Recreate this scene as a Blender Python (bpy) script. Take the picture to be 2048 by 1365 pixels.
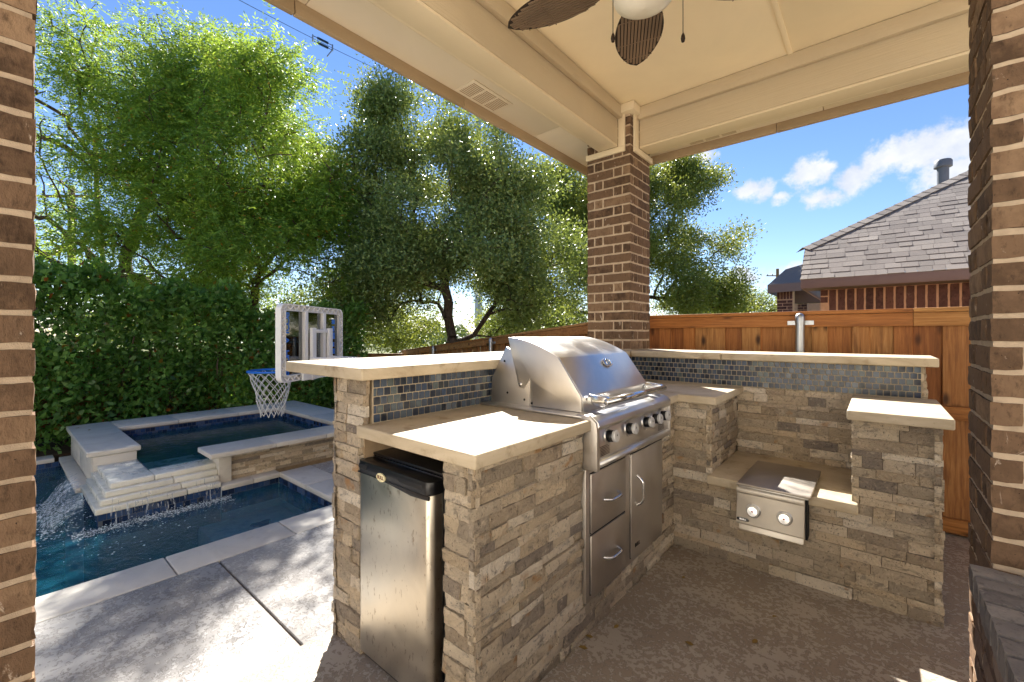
import bpy, bmesh, math, random
import numpy as np
from mathutils import Matrix, Vector, noise as mnoise
random.seed(7); rng = np.random.default_rng(7)
R = math.radians
for o in list(bpy.data.objects): bpy.data.objects.remove(o, do_unlink=True)
scene = bpy.context.scene
COL = scene.collection

# ------------------------------------------------------------------ camera
FPX, HV, CAMZ, YAW = 868.0, 668.0, 1.30, R(40)
cam_d = bpy.data.cameras.new('camera'); cam = bpy.data.objects.new('camera', cam_d); COL.objects.link(cam)
cam_d.sensor_width = 36; cam_d.lens = FPX/2048*36; cam_d.shift_y = -(682.5-HV)/2048
cam_d.clip_start = .05; cam_d.clip_end = 3000
cam.location = (0, 0, CAMZ); cam.rotation_euler = (R(90), 0, YAW)
scene.camera = cam
scene.render.resolution_x = 1024; scene.render.resolution_y = 682

# ------------------------------------------------------------------ sun, sky, exposure
SUN = Vector((-.745, .71, 1.0)).normalized()
ELEV = math.asin(SUN.z)
sd = bpy.data.lights.new('sun', 'SUN'); sun = bpy.data.objects.new('sun', sd); COL.objects.link(sun)
sd.energy = 2.75; sd.angle = R(.55); sd.color = (1.0, .965, .905)
sun.rotation_euler = SUN.to_track_quat('Z', 'Y').to_euler()
world = bpy.data.worlds.new('World'); scene.world = world; world.use_nodes = True
wn = world.node_tree
vs = scene.view_settings
vs.view_transform = 'Standard'; vs.look = 'None'; vs.gamma = 1; vs.use_curve_mapping = False
vs.exposure = 2.75
cy = scene.cycles
cy.max_bounces = 7; cy.diffuse_bounces = 7; cy.glossy_bounces = 3; cy.transmission_bounces = 4; cy.transparent_max_bounces = 8
cy.caustics_reflective = False; cy.caustics_refractive = False
cy.sample_clamp_indirect = 8

def nd(nt, t, ins=None, **kw):
    n = nt.nodes.new(t)
    for k, v in kw.items(): setattr(n, k, v)
    for k, v in (ins or {}).items():
        s = n.inputs[k]
        if isinstance(v, bpy.types.NodeSocket): nt.links.new(v, s)
        else: s.default_value = v
    return n
def mth(nt, op, a, b=None, c=None, clamp=False):
    n = nt.nodes.new('ShaderNodeMath'); n.operation = op; n.use_clamp = clamp
    for i, v in enumerate((a, b, c)):
        if v is None: continue
        if isinstance(v, bpy.types.NodeSocket): nt.links.new(v, n.inputs[i])
        else: n.inputs[i].default_value = v
    return n.outputs[0]
def vmth(nt, op, a, b=None):
    n = nt.nodes.new('ShaderNodeVectorMath'); n.operation = op
    for i, v in enumerate((a, b)):
        if v is None: continue
        if isinstance(v, bpy.types.NodeSocket): nt.links.new(v, n.inputs[i])
        else: n.inputs[i].default_value = v
    return n
def mrange(nt, v, a, b, c=0., d=1., smooth=True):
    n = nd(nt, 'ShaderNodeMapRange', {'Value': v, 'From Min': a, 'From Max': b, 'To Min': c, 'To Max': d})
    n.interpolation_type = 'SMOOTHSTEP' if smooth else 'LINEAR'
    return n.outputs[0]
def lin(c):
    if isinstance(c, str):
        c = tuple(int(c[i:i+2], 16)/255 for i in (0, 2, 4))
        c = tuple(x/12.92 if x <= .04045 else ((x+.055)/1.055)**2.4 for x in c)
    return (c[0], c[1], c[2], 1)
def ramp(nt, fac, stops, interp='LINEAR'):
    n = nt.nodes.new('ShaderNodeValToRGB'); cr = n.color_ramp; cr.interpolation = interp
    while len(cr.elements) < len(stops): cr.elements.new(.5)
    for e, (p, c) in zip(cr.elements, stops): e.position = p; e.color = lin(c)
    nt.links.new(fac, n.inputs[0]); return n.outputs[0]
def mixc(nt, fac, a, b, blend='MIX'):
    n = nt.nodes.new('ShaderNodeMix'); n.data_type = 'RGBA'; n.blend_type = blend
    for s, v in ((n.inputs[0], fac), (n.inputs[6], a), (n.inputs[7], b)):
        if isinstance(v, bpy.types.NodeSocket): nt.links.new(v, s)
        else: s.default_value = v if not isinstance(v, (tuple, str)) else lin(v)
    return n.outputs[2]
def noise(nt, vec, scale, detail=4, rough=.55, dist=0.):
    return nd(nt, 'ShaderNodeTexNoise', {'Vector': vec, 'Scale': scale, 'Detail': detail, 'Roughness': rough, 'Distortion': dist}).outputs['Fac']

# pixel helpers: a photo pixel gives a direction, the plane it touches gives the distance
FW = (-math.sin(YAW), math.cos(YAW)); RT = (math.cos(YAW), math.sin(YAW))
def ray(u, v):
    a = (u-1024)/FPX; b = (HV-v)/FPX
    return Vector((FW[0]+RT[0]*a, FW[1]+RT[1]*a, b))
def at_depth(u, v, d): return Vector((0, 0, CAMZ)) + ray(u, v)*d
def on_z(u, v, z): r = ray(u, v); return Vector((0, 0, CAMZ)) + r*((z-CAMZ)/r.z)
def on_y(u, v, y): r = ray(u, v); return Vector((0, 0, CAMZ)) + r*(y/r.y)
def on_plane(u, v, p, n):
    r = ray(u, v); c = Vector((0, 0, CAMZ)); return c + r*((Vector(p)-c).dot(n)/r.dot(n))

# sky: Nishita plus scattered fair-weather cumulus
sky = nd(wn, 'ShaderNodeTexSky', sky_type='NISHITA', sun_disc=False)
sky.sun_elevation = ELEV; sky.sun_rotation = math.atan2(SUN.x, SUN.y)
sky.air_density = 1.0; sky.dust_density = 0.0; sky.ozone_density = 2.6; sky.altitude = 200
bg = wn.nodes['Background']; bg.inputs['Strength'].default_value = .05
tc = nd(wn, 'ShaderNodeTexCoord').outputs['Generated']
dirn = vmth(wn, 'NORMALIZE', tc).outputs[0]
warp = nd(wn, 'ShaderNodeTexNoise', {'Vector': dirn, 'Scale': 9., 'Detail': 5., 'Roughness': .6}).outputs['Color']
wv = vmth(wn, 'SUBTRACT', warp, (.5, .5, .5)).outputs[0]
wsc = vmth(wn, 'SCALE', wv); wsc.inputs['Scale'].default_value = .09
dw = vmth(wn, 'ADD', dirn, wsc.outputs[0]).outputs[0]
blobs = [(1405, 313, 26), (1497, 382, 44), (1560, 398, 26), (1612, 345, 46), (1645, 385, 30), (1712, 352, 42), (1775, 318, 52),
         (1850, 305, 70), (1945, 285, 80), (1905, 345, 55), (1490, 556, 40), (1580, 548, 30), (2150, 260, 110), (2260, 330, 90)]
bl = [(ray(u, v).normalized(), r/FPX*.92) for u, v, r in blobs]
br = random.Random(5)
for k in range(7):      # the same kind of clouds over the rest of the sky, low down
    az = br.uniform(0, 2*math.pi); el = R(br.uniform(8, 30))
    d = Vector((math.cos(az)*math.cos(el), math.sin(az)*math.cos(el), math.sin(el)))
    if d.dot(Vector((FW[0], FW[1], .35)).normalized()) > .55: continue
    for j in range(3):
        bl.append(((d+Vector((br.uniform(-.1, .1), br.uniform(-.1, .1), br.uniform(-.02, .03)))).normalized(), br.uniform(.04, .09)))
acc = None
for c, r in bl:
    df = vmth(wn, 'SUBTRACT', dw, tuple(c)).outputs[0]
    df = vmth(wn, 'MULTIPLY', df, (1, 1, 1.5)).outputs[0]
    ln = vmth(wn, 'LENGTH', df).outputs['Value']
    val = mth(wn, 'SUBTRACT', 1.0, mth(wn, 'DIVIDE', ln, r))
    acc = val if acc is None else mth(wn, 'SMOOTH_MAX', acc, val, .15)
det = noise(wn, dirn, 34., 6, .62)
cl = mth(wn, 'ADD', acc, mth(wn, 'MULTIPLY', mth(wn, 'SUBTRACT', det, .5), 1.5))
cl = mrange(wn, cl, .0, .62)
cl = mth(wn, 'MULTIPLY', cl, .93)
shade = noise(wn, dirn, 20., 4, .6)
ccol = ramp(wn, shade, [(.3, (2.35, 2.5, 2.8)), (.65, (3.2, 3.2, 3.25))])
hsv = nd(wn, 'ShaderNodeHueSaturation', {'Saturation': 1.12, 'Value': 1.0, 'Color': sky.outputs[0]}).outputs[0]
hsv = mixc(wn, 1.0, hsv, (.56, .525, .575), 'MULTIPLY')
skyc = mixc(wn, cl, hsv, ccol)
wn.links.new(skyc, bg.inputs['Color'])

# ------------------------------------------------------------------ object helpers
W = {}
def link(o, parent=None, M=None, label=None, cat=None, group=None, kind=None):
    COL.objects.link(o)
    M = M or Matrix.Identity(4)
    W[o.name] = M
    if parent is not None:
        o.parent = parent; o.matrix_parent_inverse = W[parent.name].inverted()
    o.matrix_basis = M
    if label: o['label'] = label
    if cat: o['category'] = cat
    if group: o['group'] = group
    if kind: o['kind'] = kind
    return o
def thing(name, label, cat, loc=(0, 0, 0), group=None, rotz=0, kind=None):
    o = bpy.data.objects.new(name, None); o.empty_display_size = .2
    return link(o, None, Matrix.Translation(loc) @ Matrix.Rotation(rotz, 4, 'Z'), label, cat, group, kind)
def mesh(name, verts, faces, m, smooth=False):
    me = bpy.data.meshes.new(name); me.from_pydata([tuple(v) for v in verts], [], faces); me.update()
    if m: me.materials.append(m)
    if smooth: me.polygons.foreach_set('use_smooth', [True]*len(me.polygons))
    return me
def obj(name, verts, faces, m, parent=None, smooth=False, M=None, **kw):
    return link(bpy.data.objects.new(name, mesh(name, verts, faces, m, smooth)), parent, M, **kw)
def inst(name, me, parent, M, **kw):
    return link(bpy.data.objects.new(name, me), parent, M, **kw)
def quads_np(name, V, m, parent=None, smooth=False, **kw):      # V: (n,4,3) quads
    n = len(V); me = bpy.data.meshes.new(name)
    me.vertices.add(n*4); me.vertices.foreach_set('co', np.ascontiguousarray(V, dtype=np.float32).ravel())
    me.loops.add(n*4); me.loops.foreach_set('vertex_index', np.arange(n*4, dtype=np.int32))
    me.polygons.add(n); me.polygons.foreach_set('loop_start', np.arange(0, n*4, 4, dtype=np.int32))
    try: me.polygons.foreach_set('loop_total', np.full(n, 4, dtype=np.int32))
    except Exception: pass
    me.update(calc_edges=True); me.materials.append(m)
    if smooth: me.polygons.foreach_set('use_smooth', [True]*n)
    return link(bpy.data.objects.new(name, me), parent, **kw)
def box_vf(x0, x1, y0, y1, z0, z1):
    v = [(x, y, z) for z in (z0, z1) for y in (y0, y1) for x in (x0, x1)]
    return v, [(0, 2, 3, 1), (4, 5, 7, 6), (0, 1, 5, 4), (1, 3, 7, 5), (3, 2, 6, 7), (2, 0, 4, 6)]
def bevel_mesh(name, verts, faces, m, w, seg=2, smooth=True):
    bm = bmesh.new(); vv = [bm.verts.new(v) for v in verts]
    for f in faces: bm.faces.new([vv[i] for i in f])
    bmesh.ops.recalc_face_normals(bm, faces=bm.faces)
    es = [e for e in bm.edges if e.calc_face_angle(0) > R(25)]
    if w > 0: bmesh.ops.bevel(bm, geom=es, offset=w, segments=seg, profile=.5, affect='EDGES', clamp_overlap=True)
    me = bpy.data.meshes.new(name); bm.to_mesh(me); bm.free(); me.materials.append(m)
    if smooth:
        me.polygons.foreach_set('use_smooth', [True]*len(me.polygons))
        try: me.set_sharp_from_angle(angle=R(40))
        except Exception: pass
    return me
def box(name, b, m, parent=None, bev=.004, seg=2, M=None, **kw):
    v, f = box_vf(*b)
    return link(bpy.data.objects.new(name, bevel_mesh(name, v, f, m, bev, seg)), parent, M, **kw)
def prism_vf(pts, axis, a, b):          # pts 2D polygon; axis of extrusion
    def P(p, t):
        return {'x': (t, p[0], p[1]), 'y': (p[0], t, p[1]), 'z': (p[0], p[1], t)}[axis]
    n = len(pts); v = [P(p, a) for p in pts]+[P(p, b) for p in pts]
    f = [tuple(range(n-1, -1, -1)), tuple(range(n, 2*n))]+[(i, (i+1) % n, n+(i+1) % n, n+i) for i in range(n)]
    return v, f
def prism(name, pts, axis, a, b, m, parent=None, bev=.003, seg=2, M=None, **kw):
    v, f = prism_vf(pts, axis, a, b)
    return link(bpy.data.objects.new(name, bevel_mesh(name, v, f, m, bev, seg)), parent, M, **kw)
def tube_vf(pts, rad, n=8, cap=True, closed=False):
    pts = [Vector(p) for p in pts]; V = []; F = []; up = None
    N = len(pts)
    for i, p in enumerate(pts):
        if closed: t = pts[(i+1) % N]-pts[i-1]
        else: t = pts[min(i+1, N-1)]-pts[max(i-1, 0)]
        t = t.normalized() if t.length > 1e-9 else Vector((0, 0, 1))
        if up is None: up = Vector((0, 0, 1)) if abs(t.z) < .9 else Vector((1, 0, 0))
        s = t.cross(up).normalized(); up = s.cross(t).normalized()
        r = rad[i] if isinstance(rad, (list, tuple)) else rad
        for k in range(n):
            a = 2*math.pi*k/n; V.append(p+(s*math.cos(a)+up*math.sin(a))*r)
    for i in range(N if closed else N-1):
        j = (i+1) % N
        for k in range(n):
            F.append((i*n+k, i*n+(k+1) % n, j*n+(k+1) % n, j*n+k))
    if cap and not closed: F += [tuple(range(n-1, -1, -1)), tuple(range((N-1)*n, N*n))]
    return V, F
def join(parts):
    V = []; F = []
    for v, f in parts:
        o = len(V); V += list(v); F += [tuple(i+o for i in q) for q in f]
    return V, F
def tube(name, pts, rad, m, parent=None, n=10, closed=False, **kw):
    v, f = tube_vf(pts, rad, n, True, closed)
    o = obj(name, v, f, m, parent, smooth=True, **kw)
    try: o.data.set_sharp_from_angle(angle=R(50))
    except Exception: pass
    return o
def lathe_vf(prof, n=24, M=None):         # prof (r,z) about z
    V = []; F = []
    for r, z in prof:
        for k in range(n):
            a = 2*math.pi*k/n; V.append(Vector((r*math.cos(a), r*math.sin(a), z)))
    for i in range(len(prof)-1):
        for k in range(n): F.append((i*n+k, i*n+(k+1) % n, (i+1)*n+(k+1) % n, (i+1)*n+k))
    F += [tuple(range(n-1, -1, -1)), tuple(range((len(prof)-1)*n, len(prof)*n))]
    if M: V = [M @ v for v in V]
    return V, F
def lathe(name, prof, m, parent=None, n=24, M=None, **kw):
    v, f = lathe_vf(prof, n, M)
    o = obj(name, v, f, m, parent, smooth=True, **kw)
    try: o.data.set_sharp_from_angle(angle=R(40))
    except Exception: pass
    return o
def frame_M(p, x, z):                     # matrix with local x, z axes
    x = Vector(x).normalized(); z = Vector(z).normalized(); y = z.cross(x).normalized(); x = y.cross(z)
    M = Matrix((x, y, z)).transposed().to_4x4(); M.translation = Vector(p); return M
def text(name, s, size, m, parent, p, x, z, extr=.0008, spacing=1.0):
    cu = bpy.data.curves.new(name, 'FONT'); cu.body = s; cu.size = size; cu.extrude = extr; cu.align_x = 'CENTER'; cu.align_y = 'CENTER'
    cu.space_character = spacing; cu.offset = size*.018
    t = bpy.data.objects.new('tmp', cu); COL.objects.link(t); dg = bpy.context.evaluated_depsgraph_get(); dg.update()
    me = bpy.data.meshes.new_from_object(t.evaluated_get(dg)); bpy.data.objects.remove(t)
    me.materials.clear(); me.materials.append(m)
    return inst(name, me, parent, frame_M(p, x, z))

# ------------------------------------------------------------------ materials
def new(name):
    m = bpy.data.materials.new(name); m.use_nodes = True; nt = m.node_tree
    return m, nt, nt.nodes['Principled BSDF']
def pos(nt): return nd(nt, 'ShaderNodeNewGeometry').outputs['Position']
def rnd(nt):
    a = nd(nt, 'ShaderNodeObjectInfo').outputs['Random']; b = nd(nt, 'ShaderNodeNewGeometry').outputs['Random Per Island']
    return mth(nt, 'FRACT', mth(nt, 'ADD', a, b))
def offs(nt, v, r, k=37.):
    c = nd(nt, 'ShaderNodeCombineXYZ', {0: mth(nt, 'MULTIPLY', r, k), 1: mth(nt, 'MULTIPLY', r, k*.7), 2: mth(nt, 'MULTIPLY', r, k*1.3)}).outputs[0]
    return vmth(nt, 'ADD', v, c).outputs[0]
def sc(nt, v, s): return vmth(nt, 'MULTIPLY', v, s).outputs[0]
def bump(nt, bs, h, strength=.5, dist=.005):
    b = nd(nt, 'ShaderNodeBump', {'Height': h, 'Strength': strength, 'Distance': dist}); nt.links.new(b.outputs[0], bs.inputs['Normal'])
def S(nt, bs, **kw):
    for k, v in kw.items():
        k = {'col': 'Base Color', 'rough': 'Roughness', 'metal': 'Metallic', 'spec': 'Specular IOR Level', 'coat': 'Coat Weight'}[k]
        if isinstance(v, bpy.types.NodeSocket): nt.links.new(v, bs.inputs[k])
        else: bs.inputs[k].default_value = lin(v) if k == 'Base Color' else v

def m_plain(name, col, rough=.6, metal=0., var=.12, nscale=6., bstr=0., spec=.5):
    m, nt, bs = new(name); p = pos(nt); n = noise(nt, p, nscale, 5, .6)
    c = lin(col); d = tuple(x*(1-var) for x in c[:3]); e = tuple(min(1, x*(1+var)) for x in c[:3])
    S(nt, bs, col=ramp(nt, n, [(.3, d), (.7, e)]), rough=rough, metal=metal, spec=spec)
    if bstr: bump(nt, bs, noise(nt, p, nscale*14, 4), bstr, .003)
    return m
def m_brick(name, dark, mid, light, smear=.5):
    m, nt, bs = new(name); p = pos(nt); r = rnd(nt); v = offs(nt, p, r)
    base = ramp(nt, r, [(0., dark), (.3, mid), (.55, dark), (.8, mid), (1., light)])
    n1 = noise(nt, v, 16, 6, .65); n2 = noise(nt, sc(nt, v, (1, 1, .5)), 60, 4, .7)
    col = mixc(nt, mrange(nt, n1, .38, .68), base, mid)
    col = mixc(nt, mth(nt, 'MULTIPLY', mrange(nt, n2, .5, .75), .55), col, dark, 'MULTIPLY')
    n3 = noise(nt, sc(nt, v, (1.6, 1.6, .8)), 11, 5, .7, .6)
    col = mixc(nt, mth(nt, 'MULTIPLY', mrange(nt, n3, .62, .72), smear), col, 'cfc0ae')
    n4 = noise(nt, v, 130, 2, .5)
    col = mixc(nt, mrange(nt, n4, .72, .78), col, '1c130e')
    S(nt, bs, col=col, rough=.88, spec=.25)
    bump(nt, bs, mth(nt, 'ADD', mth(nt, 'MULTIPLY', n1, .6), n2), .7, .006)
    return m
BRICK = m_brick('brown_brick', '463527', '6e5743', '93795f', .75)
HBRICK = m_brick('red_brown_brick', '4a3535', '694a46', '775448', .15)
MORTAR = m_plain('mortar', 'b5a28b', .95, var=.16, nscale=25, bstr=.6, spec=.2)
HMORTAR = m_plain('pink_mortar', 'c9a48c', .95, var=.1, nscale=25, bstr=.3, spec=.2)

def m_stone():
    m, nt, bs = new('split_travertine'); p = pos(nt); r = rnd(nt); v = offs(nt, p, r)
    base = ramp(nt, r, [(0., 'c4b093'), (.14, 'e2d1b6'), (.26, 'b09d85'), (.38, 'd6c1a2'), (.5, 'ecdfca'), (.62, 'bfab8f'), (.72, '92867a'), (.8, 'dcc9ac'), (.9, 'a49581'), (1., 'e2d0b4')])
    n1 = noise(nt, sc(nt, v, (1, 1, 1.7)), 17, 7, .68, .5)
    col = mixc(nt, mth(nt, 'MULTIPLY', mrange(nt, n1, .52, .68), .6), base, '6e665f')
    n2 = noise(nt, v, 34, 5, .6, .3)
    col = mixc(nt, mth(nt, 'MULTIPLY', mrange(nt, n2, .55, .72), .75), col, 'dccab0')
    n3 = noise(nt, v, 8, 3, .5)
    col = mixc(nt, mth(nt, 'MULTIPLY', mrange(nt, n3, .64, .74), .65), col, 'b07a38')
    n4 = noise(nt, sc(nt, v, (1, 1, .6)), 120, 3, .6)
    col = mixc(nt, mth(nt, 'MULTIPLY', mrange(nt, n4, .6, .69), .65), col, '453b32')
    S(nt, bs, col=col, rough=.85, spec=.25)
    h = mth(nt, 'ADD', noise(nt, v, 30, 8, .75, .5), mth(nt, 'MULTIPLY', n4, -.45))
    bump(nt, bs, h, 1.0, .028)
    return m
STONE = m_stone()
CORE = m_plain('island_render', '9a8468', .95, var=.15, nscale=18, bstr=.4)
def m_lime(name, a, b, c, rough=.62, stain=.35):
    m, nt, bs = new(name); p = pos(nt)
    n1 = noise(nt, sc(nt, p, (1, 1, 3)), 2.6, 7, .6, 1.2); n2 = noise(nt, p, 9, 6, .65); n3 = noise(nt, p, 90, 3)
    col = ramp(nt, n1, [(.25, a), (.5, b), (.75, c)])
    col = mixc(nt, mth(nt, 'MULTIPLY', mrange(nt, n2, .55, .75), stain), col, '9c8366', 'MULTIPLY')
    col = mixc(nt, mth(nt, 'MULTIPLY', mrange(nt, n3, .62, .75), .25), col, '8a755a')
    S(nt, bs, col=col, rough=mrange(nt, n2, .3, .7, rough-.12, rough+.12), spec=.35)
    bump(nt, bs, mth(nt, 'ADD', n2, mth(nt, 'MULTIPLY', n3, .6)), .18, .003)
    return m
LIME = m_lime('limestone_counter', 'a08f74', 'b9aa90', 'cabca4', .58, .6)
COPING = m_lime('limestone_coping', 'bdb6aa', 'cac4b8', 'd2ccc1', .7, .2)
WETLIME = m_lime('wet_limestone', 'd2cfbf', 'dddacd', 'e6e4d9', .3, .15)
def m_tile(name, stops, rough=.22):
    m, nt, bs = new(name); p = pos(nt); r = rnd(nt); v = offs(nt, p, r)
    base = ramp(nt, r, stops); n = noise(nt, v, 60, 4, .6, .8)
    col = mixc(nt, mth(nt, 'MULTIPLY', mrange(nt, n, .4, .7), .3), base, 'ffffff', 'SOFT_LIGHT')
    col = mixc(nt, mth(nt, 'MULTIPLY', mrange(nt, noise(nt, v, 25, 3), .6, .75), .35), col, '8c8a78')
    S(nt, bs, col=col, rough=rough, spec=.4)
    bump(nt, bs, noise(nt, v, 55, 3), .15, .003)
    return m
TILE = m_tile('glass_mosaic', [(0, '141a24'), (.12, '232b38'), (.24, '414c5c'), (.36, '151c2a'), (.48, '4a5666'), (.58, '232a30'), (.68, '37465e'), (.8, '56605f'), (.9, '1c2740'), (1, '6b747c')])
PTILE = m_tile('waterline_tile', [(0, '0f1c33'), (.25, '1e3256'), (.5, '2a4672'), (.7, '15223c'), (.85, '33507c'), (1, '4a5468')])
GROUT = m_plain('grout', 'b8a88e', .95, var=.08, nscale=30)
DGROUT = m_plain('dark_grout', '5e646c', .95, var=.1, nscale=30)

def m_steel(name, col='dad7d2', rough=.30, axis=(1, 1, 1), spots=0., smudge=.5):
    m, nt, bs = new(name); p = pos(nt)
    g = noise(nt, sc(nt, p, axis), 9, 5, .7); n = noise(nt, p, 3.2, 5, .6, 1.5)
    c = ramp(nt, n, [(.3, tuple(x*.82 for x in lin(col)[:3])), (.7, col)])
    if spots:
        s = noise(nt, sc(nt, p, (1.2, 1, .5)), 60, 4, .6)
        c = mixc(nt, mth(nt, 'MULTIPLY', mrange(nt, s, .6, .7), spots), c, '7a5f3c')
    S(nt, bs, col=c, metal=1., rough=mth(nt, 'ADD', mrange(nt, n, .3, .75, rough-.06, rough+.2*smudge), mth(nt, 'MULTIPLY', g, .10)))
    bump(nt, bs, g, .06, .001)
    return m
STEEL = m_steel('brushed_steel', axis=(3, .5, 30), smudge=.35)
BRSTEEL = m_steel('burner_steel', 'e2dacc', .48, (.6, 30, 30), 0, .4)
STEELV = m_steel('vertical_brushed_steel', 'd2ccc4', .38, (40, 40, .6))
FRIDGE_STEEL = m_steel('spotted_fridge_steel', 'e0d8c8', .30, (50, 50, .5), .55)
CHROME = m_steel('polished_chrome', 'dedede', .16, (1, 1, 1), 0, .1)
GALV = m_steel('galvanised_steel', 'b4b8bc', .36)
BLACK = m_plain('black_plastic', '0e0e11', .32, var=.2, nscale=20)
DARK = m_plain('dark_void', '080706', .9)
BRONZE = m_plain('oil_rubbed_bronze', '2a1d14', .4, .6)
BADGE = m_plain('cream_badge', 'd8cfa6', .4)
BADGERED = m_plain('dark_red_ink', '5a1512', .5)
RED = m_plain('red_mark', 'a03324', .4)

def m_paint(name, col, grain=None, rough=.7):
    m, nt, bs = new(name); p = pos(nt); n = noise(nt, p, 1.6, 6, .6, .8)
    c = lin(col)[:3]
    cc = ramp(nt, n, [(.25, tuple(x*.93 for x in c)), (.6, c), (.8, tuple(min(1, x*1.04) for x in c))])
    S(nt, bs, col=cc, rough=rough, spec=.3)
    if grain:
        g = noise(nt, sc(nt, p, grain), 3, 4, .7)
        bump(nt, bs, g, .75, .005)
    else: bump(nt, bs, noise(nt, p, 160, 3), .03, .001)
    return m
CEIL = m_paint('ceiling_paint', 'f3e4c4')
SOFFIT = m_paint('soffit_paint', 'e2d5bd')
BEAMX = m_paint('beam_paint_along_x', 'bfae92', (.8, 30, 34))
BEAMY = m_paint('beam_paint_along_y', 'bfae92', (30, .8, 34))
FASCIA = m_paint('fascia_paint', 'a89274', (3, 3, 30))
TRIM = m_paint('trim_paint', 'd6c6a8')

def m_deck(name, lo, hi, scale=34., thr=.5):
    m, nt, bs = new(name); p = pos(nt)
    n = noise(nt, p, scale, 7, .66, .5); big = noise(nt, p, 1.3, 5, .6); med = noise(nt, p, 5., 4, .6); fine = noise(nt, p, 380, 2)
    d = mth(nt, 'ADD', n, mth(nt, 'MULTIPLY', mth(nt, 'SUBTRACT', med, .5), .55))
    pl = mrange(nt, d, thr-.035, thr+.02)
    edge = mth(nt, 'SUBTRACT', 1.0, mrange(nt, mth(nt, 'ABSOLUTE', mth(nt, 'SUBTRACT', d, thr-.01)), 0., .035))
    col = mixc(nt, pl, lo, hi)
    col = mixc(nt, mth(nt, 'MULTIPLY', edge, .6), col, '63584f')
    col = mixc(nt, mth(nt, 'MULTIPLY', mrange(nt, big, .42, .72), .25), col, '9d8c78', 'MULTIPLY')
    S(nt, bs, col=col, rough=mrange(nt, pl, 0, 1, .7, .45), spec=.4)
    bump(nt, bs, mth(nt, 'ADD', pl, mth(nt, 'MULTIPLY', fine, .12)), .5, .003)
    return m
PATIO = m_deck('patio_spray_texture', '9f9180', 'b2a798', 44.)
DECK = m_deck('deck_spray_texture', 'a09c97', 'b1ada8', 46.)
JOINT = m_plain('joint_filler', '6b5f53', .9)

def m_wood(name, a, b, c, axis):
    m, nt, bs = new(name); p = pos(nt); r = rnd(nt); v = offs(nt, p, r, 11.)
    g = noise(nt, sc(nt, v, axis), 6, 7, .7, .6); big = noise(nt, sc(nt, v, tuple(k*.25+.3 for k in axis)), 3, 4, .6, 1.)
    col = ramp(nt, g, [(.25, a), (.5, b), (.78, c)])
    tone = ramp(nt, r, [(0, 'd9b090'), (.35, 'ffffff'), (.7, 'b98c66'), (1, 'efd0b0')])
    col = mixc(nt, .75, col, tone, 'MULTIPLY')
    vo = nd(nt, 'ShaderNodeTexVoronoi', {'Vector': sc(nt, v, tuple(max(.55, min(1.2, k*.25)) for k in axis)), 'Scale': 6.5})
    col = mixc(nt, mth(nt, 'MULTIPLY', mrange(nt, vo.outputs['Distance'], .24, .06), .9), col, '2a1206')
    col = mixc(nt, mth(nt, 'MULTIPLY', mrange(nt, big, .52, .75), .5), col, '5a2a10', 'MULTIPLY')
    S(nt, bs, col=col, rough=.62, spec=.3)
    bump(nt, bs, g, .35, .003)
    return m
WOODV = m_wood('cedar_board', '6a4526', 'a0713f', 'c59a63', (9, 9, .5))
WOODX = m_wood('cedar_rail', '7a5232', 'ab7d47', 'cb9f66', (.5, 9, 9))
def m_bark(name, a, b):
    m, nt, bs = new(name); p = pos(nt); n = noise(nt, sc(nt, p, (3, 3, .8)), 9, 6, .7)
    S(nt, bs, col=ramp(nt, n, [(.3, a), (.7, b)]), rough=.95, spec=.15); bump(nt, bs, n, .8, .02); return m
BARK = m_bark('tree_bark', '3a2f26', '6b5c4d'); OAKBARK = m_bark('oak_bark', '2a241f', '584d43'); TWIG = m_bark('bare_twig', '6e5c46', '95826a')
POLE = m_bark('pole_wood', '6e5844', '94795c')
def m_leaf(name, stops, trans, tw=.45, rough=.45, red=None):
    m, nt, bs = new(name); r = nd(nt, 'ShaderNodeNewGeometry').outputs['Random Per Island']; p = pos(nt)
    n = noise(nt, p, .55, 3)
    f = mth(nt, 'ADD', mth(nt, 'MULTIPLY', r, .6), mth(nt, 'MULTIPLY', n, .55), clamp=True)
    col = ramp(nt, f, stops)
    if red:
        k = mth(nt, 'GREATER_THAN', r, red[0]); col = mixc(nt, k, col, red[1])
    S(nt, bs, col=col, rough=rough, spec=.35)
    tr = nd(nt, 'ShaderNodeBsdfTranslucent', {'Color': mixc(nt, .75, col, trans)})
    mx = nd(nt, 'ShaderNodeMixShader', {0: tw}); nt.links.new(bs.outputs[0], mx.inputs[1]); nt.links.new(tr.outputs[0], mx.inputs[2])
    nt.links.new(mx.outputs[0], nt.nodes['Material Output'].inputs['Surface']); return m
LEAF_ASH = m_leaf('ash_leaf', [(.15, '426829'), (.45, '5a8634'), (.7, '7c9f3e'), (.95, 'a9b448')], 'a3b53c', .46, red=(.985, '9a5a1c'))
LEAF_OAK = m_leaf('live_oak_leaf', [(.15, '465f3a'), (.45, '627c45'), (.75, '829456'), (.95, 'a2a864')], 'a8b044', .26, .35)
LEAF_OAK2 = m_leaf('paler_oak_leaf', [(.15, '42582c'), (.45, '5b7234'), (.75, '7c8a44'), (.95, '97994e')], 'b2b548', .28, .4)
LEAF_HEDGE = m_leaf('laurel_leaf', [(.15, '3a5c2c'), (.45, '547c3e'), (.75, '70984e'), (.95, '8bac5e')], '9cc038', .42, .28, red=(.975, '7d3a1e'))
LEAF_FAR = m_leaf('far_leaf', [(.15, '3c5234'), (.5, '52683f'), (.95, '6d7c4c')], '8a9448', .12)
LEAF_DRY = m_leaf('dry_leaf', [(.1, '6b4a26'), (.5, '8a6a34'), (.9, '9a8646')], '9a8646', .2, .7)
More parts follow.
